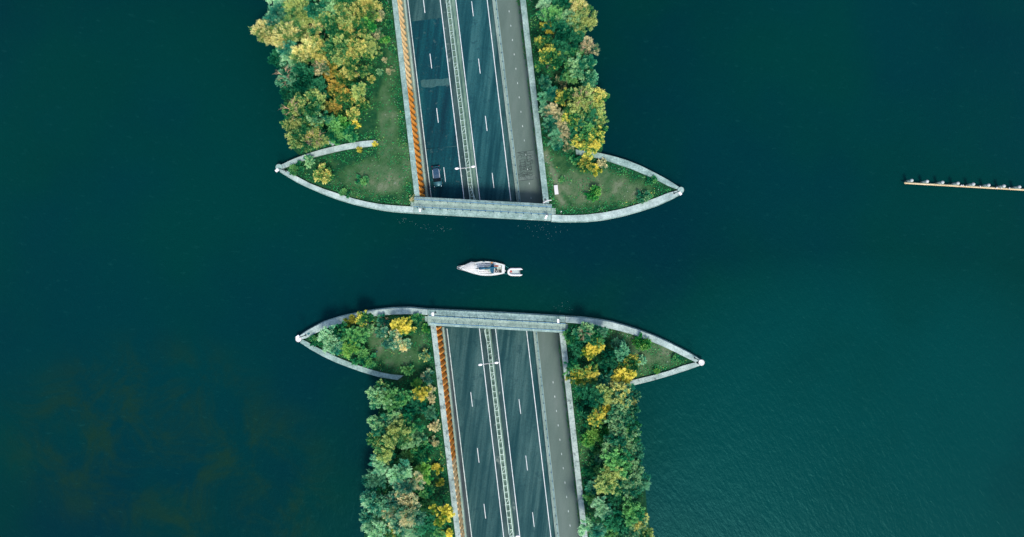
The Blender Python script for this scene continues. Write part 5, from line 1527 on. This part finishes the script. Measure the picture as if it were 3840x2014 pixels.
(930, 908, 16, 'b', 'green', 'low green bush lining the arm wall, @3'),
(1024, 930, 14, 'b', 'green', 'dark green bush where the arm wall ends, @3'),
# lower left wood
(1078, 950, 18, 'b', 'silverturn', 'pale cream bush beside the orange wall at the top, @4'),
(1047, 964, 15, 'b', 'lime', 'lime bush left of the cream bush, @4'),
(968, 980, 22, 't', 'olive', 'olive tree below the end of the arm wall, @4'),
(958, 998, 28, 't', 'greyg', 'grey-green shore tree uppermost, @4'),
(986, 1008, 28, 't', 'green', 'green tree inland of the uppermost shore tree, @4'),
(1018, 1000, 22, 't', 'green', 'round green tree in mid wood near the top, @4'),
(1062, 990, 20, 't', 'yellow', 'yellow tree near the wall near the top, @4'),
(1086, 978, 12, 'b', 'peach', 'peach bush right of the yellow tree, @4'),
(1086, 1004, 11, 'b', 'peach', 'small peach bush below the first peach bush, @4'),
(1044, 1024, 24, 't', 'dark', 'dark green tree below the yellow tree, @4'),
(998, 1052, 26, 't', 'greyg', 'grey-green tree in the upper middle, @4'),
(956, 1070, 28, 't', 'greyg', 'grey-green shore tree below the first shore gap, @4'),
(1030, 1066, 28, 't', 'green', 'green tree right of the big olive crown, @4'),
(994, 1090, 34, 't', 'olive', 'big olive crown with a yellow heart, @4'),
(948, 1104, 24, 't', 'olive', 'olive shore tree beside the big olive crown, @4'),
(1040, 1104, 26, 't', 'greyg', 'grey-green tree right of the yellow-hearted crown, @4'),
(972, 1130, 26, 't', 'olive', 'olive tree low in the big olive clump, @4'),
(1004, 1100, 11, 'b', 'yellow', 'yellow bush in the heart of the olive clump, @4'),
(1092, 1072, 15, 'b', 'peach', 'peach bush beside the wall in the upper middle, @4'),
(1092, 1112, 11, 'b', 'peach', 'peach bush beside the wall in mid wood, @4'),
(1084, 1036, 16, 'b', 'teal', 'pale teal bush beside the wall, @4'),
(1062, 1140, 28, 'b', 'green', 'bright green low bush in the open middle, @4'),
(1030, 1150, 24, 'b', 'green', 'green bush left of the bright green bush, @4'),
(1066, 1182, 26, 'b', 'lime', 'light green bush low in the open middle, @4'),
(1100, 1176, 12, 'b', 'yellow', 'yellow bush along the wall in mid wood, @4'),
(1108, 1210, 11, 'b', 'yellow', 'small yellow bush along the wall below mid wood, @4'),
(960, 1164, 24, 'w', 'silver', 'silvery shore willow, uppermost of the silver clump, @4'),
(944, 1200, 24, 'w', 'teal', 'teal shore willow in the silver clump, @4'),
(978, 1150, 18, 't', 'dark', 'dark tree between olive and silver clumps, @4'),
(1004, 1190, 28, 'w', 'silver', 'pale silver willow in mid wood, @4'),
(1034, 1216, 26, 'w', 'silverturn', 'cream-tipped silver willow right of the pale silver willow, @4'),
(1010, 1226, 24, 'w', 'silverturn', 'silver willow with peach tips below the pale silver willow, @4'),
(948, 1262, 32, 'w', 'silver', 'large silver shore willow near the bottom, @4'),
(986, 1272, 28, 'w', 'silverturn', 'silver willow with a cream crown near the bottom, @4'),
(1026, 1276, 34, 'w', 'silverturn', 'large cream and silver willow near the bottom, @4'),
(930, 1308, 24, 'w', 'silver', 'silver shore willow furthest left near the bottom, @4'),
(946, 1334, 28, 'w', 'silver', 'silver willow on the bottom edge of the picture, @4'),
(1008, 1318, 30, 'w', 'silverturn', 'peach-tipped willow just above the bottom edge, @4'),
(974, 1330, 22, 't', 'turning', 'yellow-leaved tree on the bottom edge, @4'),
(1044, 1330, 24, 'w', 'silver', 'silver willow right of the peach-tipped willow at the bottom, @4'),
(1110, 1290, 28, 't', 'yellow', 'large yellow tree overhanging the black-stained coping, @4'),
(1074, 1262, 24, 'b', 'green', 'green bush left of the large yellow tree, @4'),
(1074, 1316, 28, 't', 'dark', 'dark green tree near the bottom, @4'),
(1126, 1344, 13, 'b', 'yellow', 'small yellow bush by the wall on the bottom edge, @4'),
(1098, 1336, 20, 't', 'green', 'green tree beside the wall on the bottom edge, @4'),
(1070, 1226, 22, 'b', 'green', 'green bush in the lower middle by the silver willows, @4'),
# lower right island
(1440, 846, 20, 'b', 'green', 'leafy green bush beside the coping below the footbridge, @5'),
(1468, 834, 24, 't', 'greyg', 'grey-green tree with bare pale twigs, @5', True),
(1496, 850, 22, 't', 'green', 'green tree right of the bare-twigged tree, @5'),
(1512, 836, 18, 't', 'teal', 'teal tree by the quay, @5'),
(1498, 872, 20, 't', 'yellow', 'golden yellow tree in the upper thicket, @5'),
(1478, 886, 16, 't', 'yellow', 'small golden tree at the lower left of the golden tree, @5'),
(1452, 880, 20, 'b', 'dark', 'dark green bush beside the wall, @5'),
(1552, 862, 15, 'b', 'teal', 'small teal bush at the edge of the dry ground, @5'),
(1562, 886, 23, 't', 'teal', 'bluish green tree at the edge of the dry ground, @5'),
(1530, 902, 22, 't', 'dark', 'dark green tree with a yellow bush on it, @5'),
(1532, 904, 9, 'b', 'yellow', 'small yellow bush in the dark thicket, @5'),
(1617, 861, 19, 'b', 'lime', 'bright green round bush on the dry ground, @5'),
(1440, 924, 22, 't', 'green', 'green tree above the yellow tree by the coping, @5'),
(1446, 948, 20, 't', 'yellow', 'yellow tree overhanging the lichen-specked coping, @5'),
(1476, 942, 24, 't', 'turning', 'green and yellow tree next to the coping-side yellow tree, @5'),
(1520, 950, 20, 't', 'teal', 'teal tree beside the end of the arm wall, @5'),
(1570, 946, 29, 't', 'yellow', 'large golden tree over the end of the arm wall, @5'),
(1584, 914, 22, 't', 'turning', 'olive and yellow tree above the large golden tree, @5'),
(1612, 908, 12, 'b', 'silver', 'silvery bush on the dry ground, @5'),
(1652, 934, 9, 'b', 'lime', 'small lime bush near the lower arm wall, @5'),
(1592, 858, 6, 'b', 'lime', 'tiny green bush near the upper quay, @5'),
(1700, 900, 9, 'b', 'green', 'small green bush inside the tip, @5'),
# lower right wood
(1486, 988, 28, 't', 'dark', 'dark teal-green tree below the coping-side yellow tree, @6'),
(1520, 990, 24, 't', 'olive', 'olive-green tree in the upper middle, @6'),
(1562, 994, 32, 't', 'tealturn', 'broad pale-flecked tree just below the arm wall, @6'),
(1588, 994, 22, 't', 'tealturn', 'yellow-flecked shore tree uppermost, @6'),
(1500, 1050, 22, 't', 'turning', 'yellow tree left of the large green crowns, @6'),
(1522, 1032, 15, 't', 'yellow', 'small golden tree above the large green crowns, @6'),
(1474, 1030, 20, 'b', 'dark', 'dark green bush by the coping in the upper part, @6'),
(1556, 1042, 32, 't', 'greyg', 'large grey-green crown in the upper middle, @6'),
(1584, 1036, 24, 't', 'greyg', 'grey-green shore tree second from the top, @6'),
(1560, 1088, 36, 't', 'greyg', 'largest grey-green crown in mid wood, @6'),
(1588, 1080, 26, 't', 'green', 'green shore tree beside the largest grey-green crown, @6'),
(1540, 1122, 24, 't', 'greyg', 'grey-green tree at the lower left of the largest crown, @6'),
(1574, 1122, 26, 't', 'greyg', 'grey-green tree at the foot of the largest crown, @6'),
(1496, 1096, 26, 'b', 'lime', 'light green bush left of the largest crown, @6'),
(1480, 1070, 18, 'b', 'green', 'green bush beside the coping in mid wood, @6'),
(1514, 1150, 16, 'b', 'teal', 'teal bush in the dark gap in mid wood, @6'),
(1500, 1140, 14, 'b', 'green', 'green bush left of the teal bush, @6'),
(1602, 1136, 20, 'w', 'teal', 'teal-green shore willow in the shore notch, @6'),
(1558, 1164, 34, 't', 'green', 'broad green crown below the largest crown, @6'),
(1594, 1172, 26, 't', 'greyg', 'grey-green shore tree beside the broad green crown, @6'),
(1490, 1178, 18, 'b', 'green', 'leafy bush beside the coping below mid wood, @6'),
(1534, 1204, 34, 't', 'olive', 'olive tree with a few yellow leaves in the lower part, @6'),
(1572, 1210, 32, 't', 'greyg', 'grey-green crown right of the yellow-leaved olive tree, @6'),
(1578, 1192, 9, 'b', 'yellow', 'small yellow bush between the lower crowns, @6'),
(1606, 1214, 22, 'w', 'teal', 'teal willow reaching over the water in the lower part, @6'),
(1498, 1222, 22, 'b', 'teal', 'teal bush beside the coping in the lower part, @6'),
(1484, 1254, 16, 'b', 'green', 'green bush by the coping below the teal bush, @6'),
(1508, 1278, 24, 'w', 'silver', 'silvery teal willow near the bottom, @6'),
(1490, 1330, 26, 'w', 'silver', 'silver willow on the bottom edge by the coping, @6'),
(1548, 1252, 20, 't', 'dark', 'dark tree in the rubbly gap near the bottom, @6'),
(1586, 1290, 30, 't', 'green', 'green shore tree near the bottom, @6'),
(1610, 1312, 20, 't', 'tealturn', 'yellow-flecked shore tree near the bottom, @6'),
(1552, 1312, 28, 't', 'dark', 'dark green tree near the bottom in mid wood, @6'),
(1620, 1338, 20, 't', 'olive', 'olive shore tree on the bottom edge, @6'),
(1534, 1342, 22, 't', 'green', 'green tree on the bottom edge in mid wood, @6'),
(1580, 1340, 26, 't', 'greyg', 'grey-green tree on the bottom edge near the shore, @6'),
]
for row in PLANTS: plant(*row)

# ------------------------------------------------------------------ low growth: undergrowth in the woods, grass on the islands
def wood_mask(P):
    """how wooded a place is: near any listed crown"""
    d = np.zeros(len(P))
    for row in PLANTS:
        c = V(row[0], row[1], 2.0); r = row[2] / 12.3
        d = np.maximum(d, np.clip(1.6 - np.hypot(P[:, 0] - c.x, P[:, 1] - c.y) / (r * 1.05), 0, 1))
    return d
WALLS = [[S(CAPW_N(-800), -800), S(CAPW_N(740), 740)], [S(CAPE_N(-800), -800), S(CAPE_N(764), 764)], [S(CAPW_S(1222), 1222), S(CAPW_S(2800), 2800)], [S(CAPE_S(1240), 1240), S(CAPE_S(2800), 2800)]]
QUAYS = [[S(*p, Z_QUAY) for p in (x[0])] for x in ((NW_Q_IN,), (NE_Q_IN,), (SW_Q_IN,), (SE_Q_IN,), (NW_ARM_IN,), (NE_ARM_IN,), (SW_ARM_IN,), (SE_ARM_IN,))]
MIDS = [[p for p in mid(a, b)] for a, b in ((NW_Q_OUT, NW_Q_IN), (NE_Q_OUT, NE_Q_IN), (SW_Q_OUT, SW_Q_IN), (SE_Q_OUT, SE_Q_IN), (NW_ARM_OUT, NW_ARM_IN), (NE_ARM_OUT, NE_ARM_IN), (SW_ARM_OUT, SW_ARM_IN), (SE_ARM_OUT, SE_ARM_IN))]
g = np.random.default_rng(21)
for key, poly in LANDPOLY.items():
    P2 = np.array(poly); lo, hi = P2.min(0), P2.max(0)
    lo[1] = max(lo[1], -62); hi[1] = min(hi[1], 62)
    n = int((hi[0] - lo[0]) * (hi[1] - lo[1]) * 30)
    P = lo + g.random((n, 2)) * (hi - lo)
    P = P[inside(P, poly)]
    wd = np.min([seg_dist(P, w) for w in WALLS], axis=0); qd = np.min([seg_dist(P, q_) for q_ in MIDS], axis=0)
    ok = (wd > .72) & (qd > .88)
    P = P[ok]; wd = wd[ok]; qd = qd[ok]
    dry = dryness(P); wood = wood_mask(P)
    # undergrowth
    edge = np.clip(1.5 - (np.minimum(wd - .7, qd - .85)) / 1.3, 0, 1)
    dens = np.clip(np.maximum(wood * .9 - .1, edge * .75 * (1 - np.clip(dry - .3, 0, 1))), 0, 1)
    dens = np.maximum(dens * np.clip(.25 + 1.5 * vnoise(P, .5, 4), 0, 1), .55 * np.clip(vnoise(P, .8, 14) * 3 - 1.35, 0, 1) * np.clip(1.1 - dry * .8, .1, 1))
    keep = g.random(len(P)) < dens * .85
    Q = P[keep]; nq = len(Q)
    hgt = .12 + 1.0 * vnoise(Q, .45, 9) ** 2 * np.where(wood[keep] > .3, 1.3, .5)
    pos = np.stack([Q[:, 0], Q[:, 1], Z_LAND + hgt * g.random(nq)], 1)
    A = g.normal(size=(nq, 3)); A[:, 2] = np.abs(A[:, 2]) * .5
    Nn = g.normal(size=(nq, 3)) * .6 + np.array([0, 0, 1.0])
    tint = vnoise(Q, .55, 12) * .75 + g.normal(size=nq) * .13 + .02 + .10 * (wood[keep] < .3)
    v = leaf_quads(pos, A, Nn, .26 * (.6 + .9 * g.random(nq)), .15 * (.6 + .8 * g.random(nq)))
    me = quads_mesh('undergrowth', v, tint)
    place = {'nw': 'upper left', 'ne': 'upper right', 'sw': 'lower left', 'se': 'lower right'}[key]
    tag(link('undergrowth', me, None, mat=LM['cover']), 'low leafy green undergrowth covering the ground of the ' + place + ' wood', 'undergrowth', None, 'stuff')
    # grass
    gd = np.clip(1 - wood * 1.2, 0, 1) * np.clip(1.05 - dry * .75, .12, 1)
    keep = g.random(len(P)) < gd * .75
    Q = P[keep]; nq = len(Q)
    pos = np.stack([Q[:, 0], Q[:, 1], np.full(nq, Z_LAND - .04) + (vnoise(Q, .35, 5) - .5) * .22], 1)
    A = g.normal(size=(nq, 3)) * .7; A[:, 2] = np.abs(A[:, 2]) + .35
    Nn = g.normal(size=(nq, 3))
    tint = .18 + .55 * dry[keep] + g.normal(size=nq) * .12 + .1 * vnoise(Q, 1.1, 3)
    v = leaf_quads(pos, A, Nn, .22 * (.6 + .8 * g.random(nq)), .10 * (.6 + .8 * g.random(nq)))
    tag(link('grass', quads_mesh('grass', v, tint), None, mat=LM['grass']), 'short patchy grass growing on the ' + place + ' island', 'grass', None, 'stuff')
    # pale seed heads, fallen leaves and scraps
    fl = (g.random(len(P)) < .0022 * (1 + 7 * edge) * (wood < .7))
    Q = P[fl]; nq = len(Q)
    pos = np.stack([Q[:, 0], Q[:, 1], np.full(nq, Z_LAND + .26)], 1)
    v = leaf_quads(pos, np.stack([g.normal(size=nq), g.normal(size=nq), np.zeros(nq)], 1), np.tile([0, 0, 1.0], (nq, 1)), .08 + .11 * g.random(nq), .07 + .05 * g.random(nq))
    tag(link('pale_flowers', quads_mesh('pale_flowers', v, g.random(nq)), None, mat=M['litter']), 'tiny pale flower heads and scraps scattered over the ' + place + ' grass', 'flowers', None, 'stuff')

# weeds along the foot of the right walls, on the cycle path
vv = []; tt = []
for rng_ in ((-60, 758), (1250, 2060)):
    n = 5200
    sy = g.uniform(rng_[0], rng_[1], n)
    dn = vnoise(np.stack([sy * .05, sy * 0], 1), 1.3, 7)
    keep = g.random(n) < np.clip(dn * 1.9 - .55, 0.02, 1)
    for y in sy[keep]:
        p = R(lx('pR', y, -1 - abs(g.normal()) * 3.0), y, .92)
        vv.append(leaf_quads(np.array([[p.x, p.y, p.z + g.random() * .3]]), np.array([[g.normal(), g.normal(), .4]]), np.array([[g.normal() * .5, g.normal() * .5, 1]]), np.array([.2 + .16 * g.random()]), np.array([.10]))); tt.append(g.random() * .75 + .1)
tag(link('weeds', quads_mesh('weeds', np.concatenate(vv), np.array(tt)), None, mat=LM['cover']), 'weeds growing along the foot of the right-hand walls on the cycle path', 'weeds', None, 'stuff')

# flecks of foam drifting off the upper quay
vv = []
for (cx, cy, sx, sy_, n) in ((1600, 845, 46, 12, 16), (2040, 850, 46, 14, 18), (1990, 842, 40, 10, 10), (2060, 880, 30, 10, 12), (2100, 1150, 40, 10, 16), (1660, 858, 22, 8, 14), (1520, 828, 24, 6, 14)):
    for k in range(n):
        p = S(cx + g.normal() * sx, cy + g.normal() * sy_, .012)
        vv.append(leaf_quads(np.array([p]), np.array([[g.normal(), g.normal(), 0]]), np.array([[0, 0, 1.0]]), np.array([.05 + .12 * g.random() ** 2]), np.array([.04 + .05 * g.random()])))
tag(link('foam_flecks', quads_mesh('foam_flecks', np.concatenate(vv), np.zeros(len(vv))), None, mat=M['foam']), 'tiny pale foam flecks drifting on the dark channel water', 'foam', None, 'stuff')
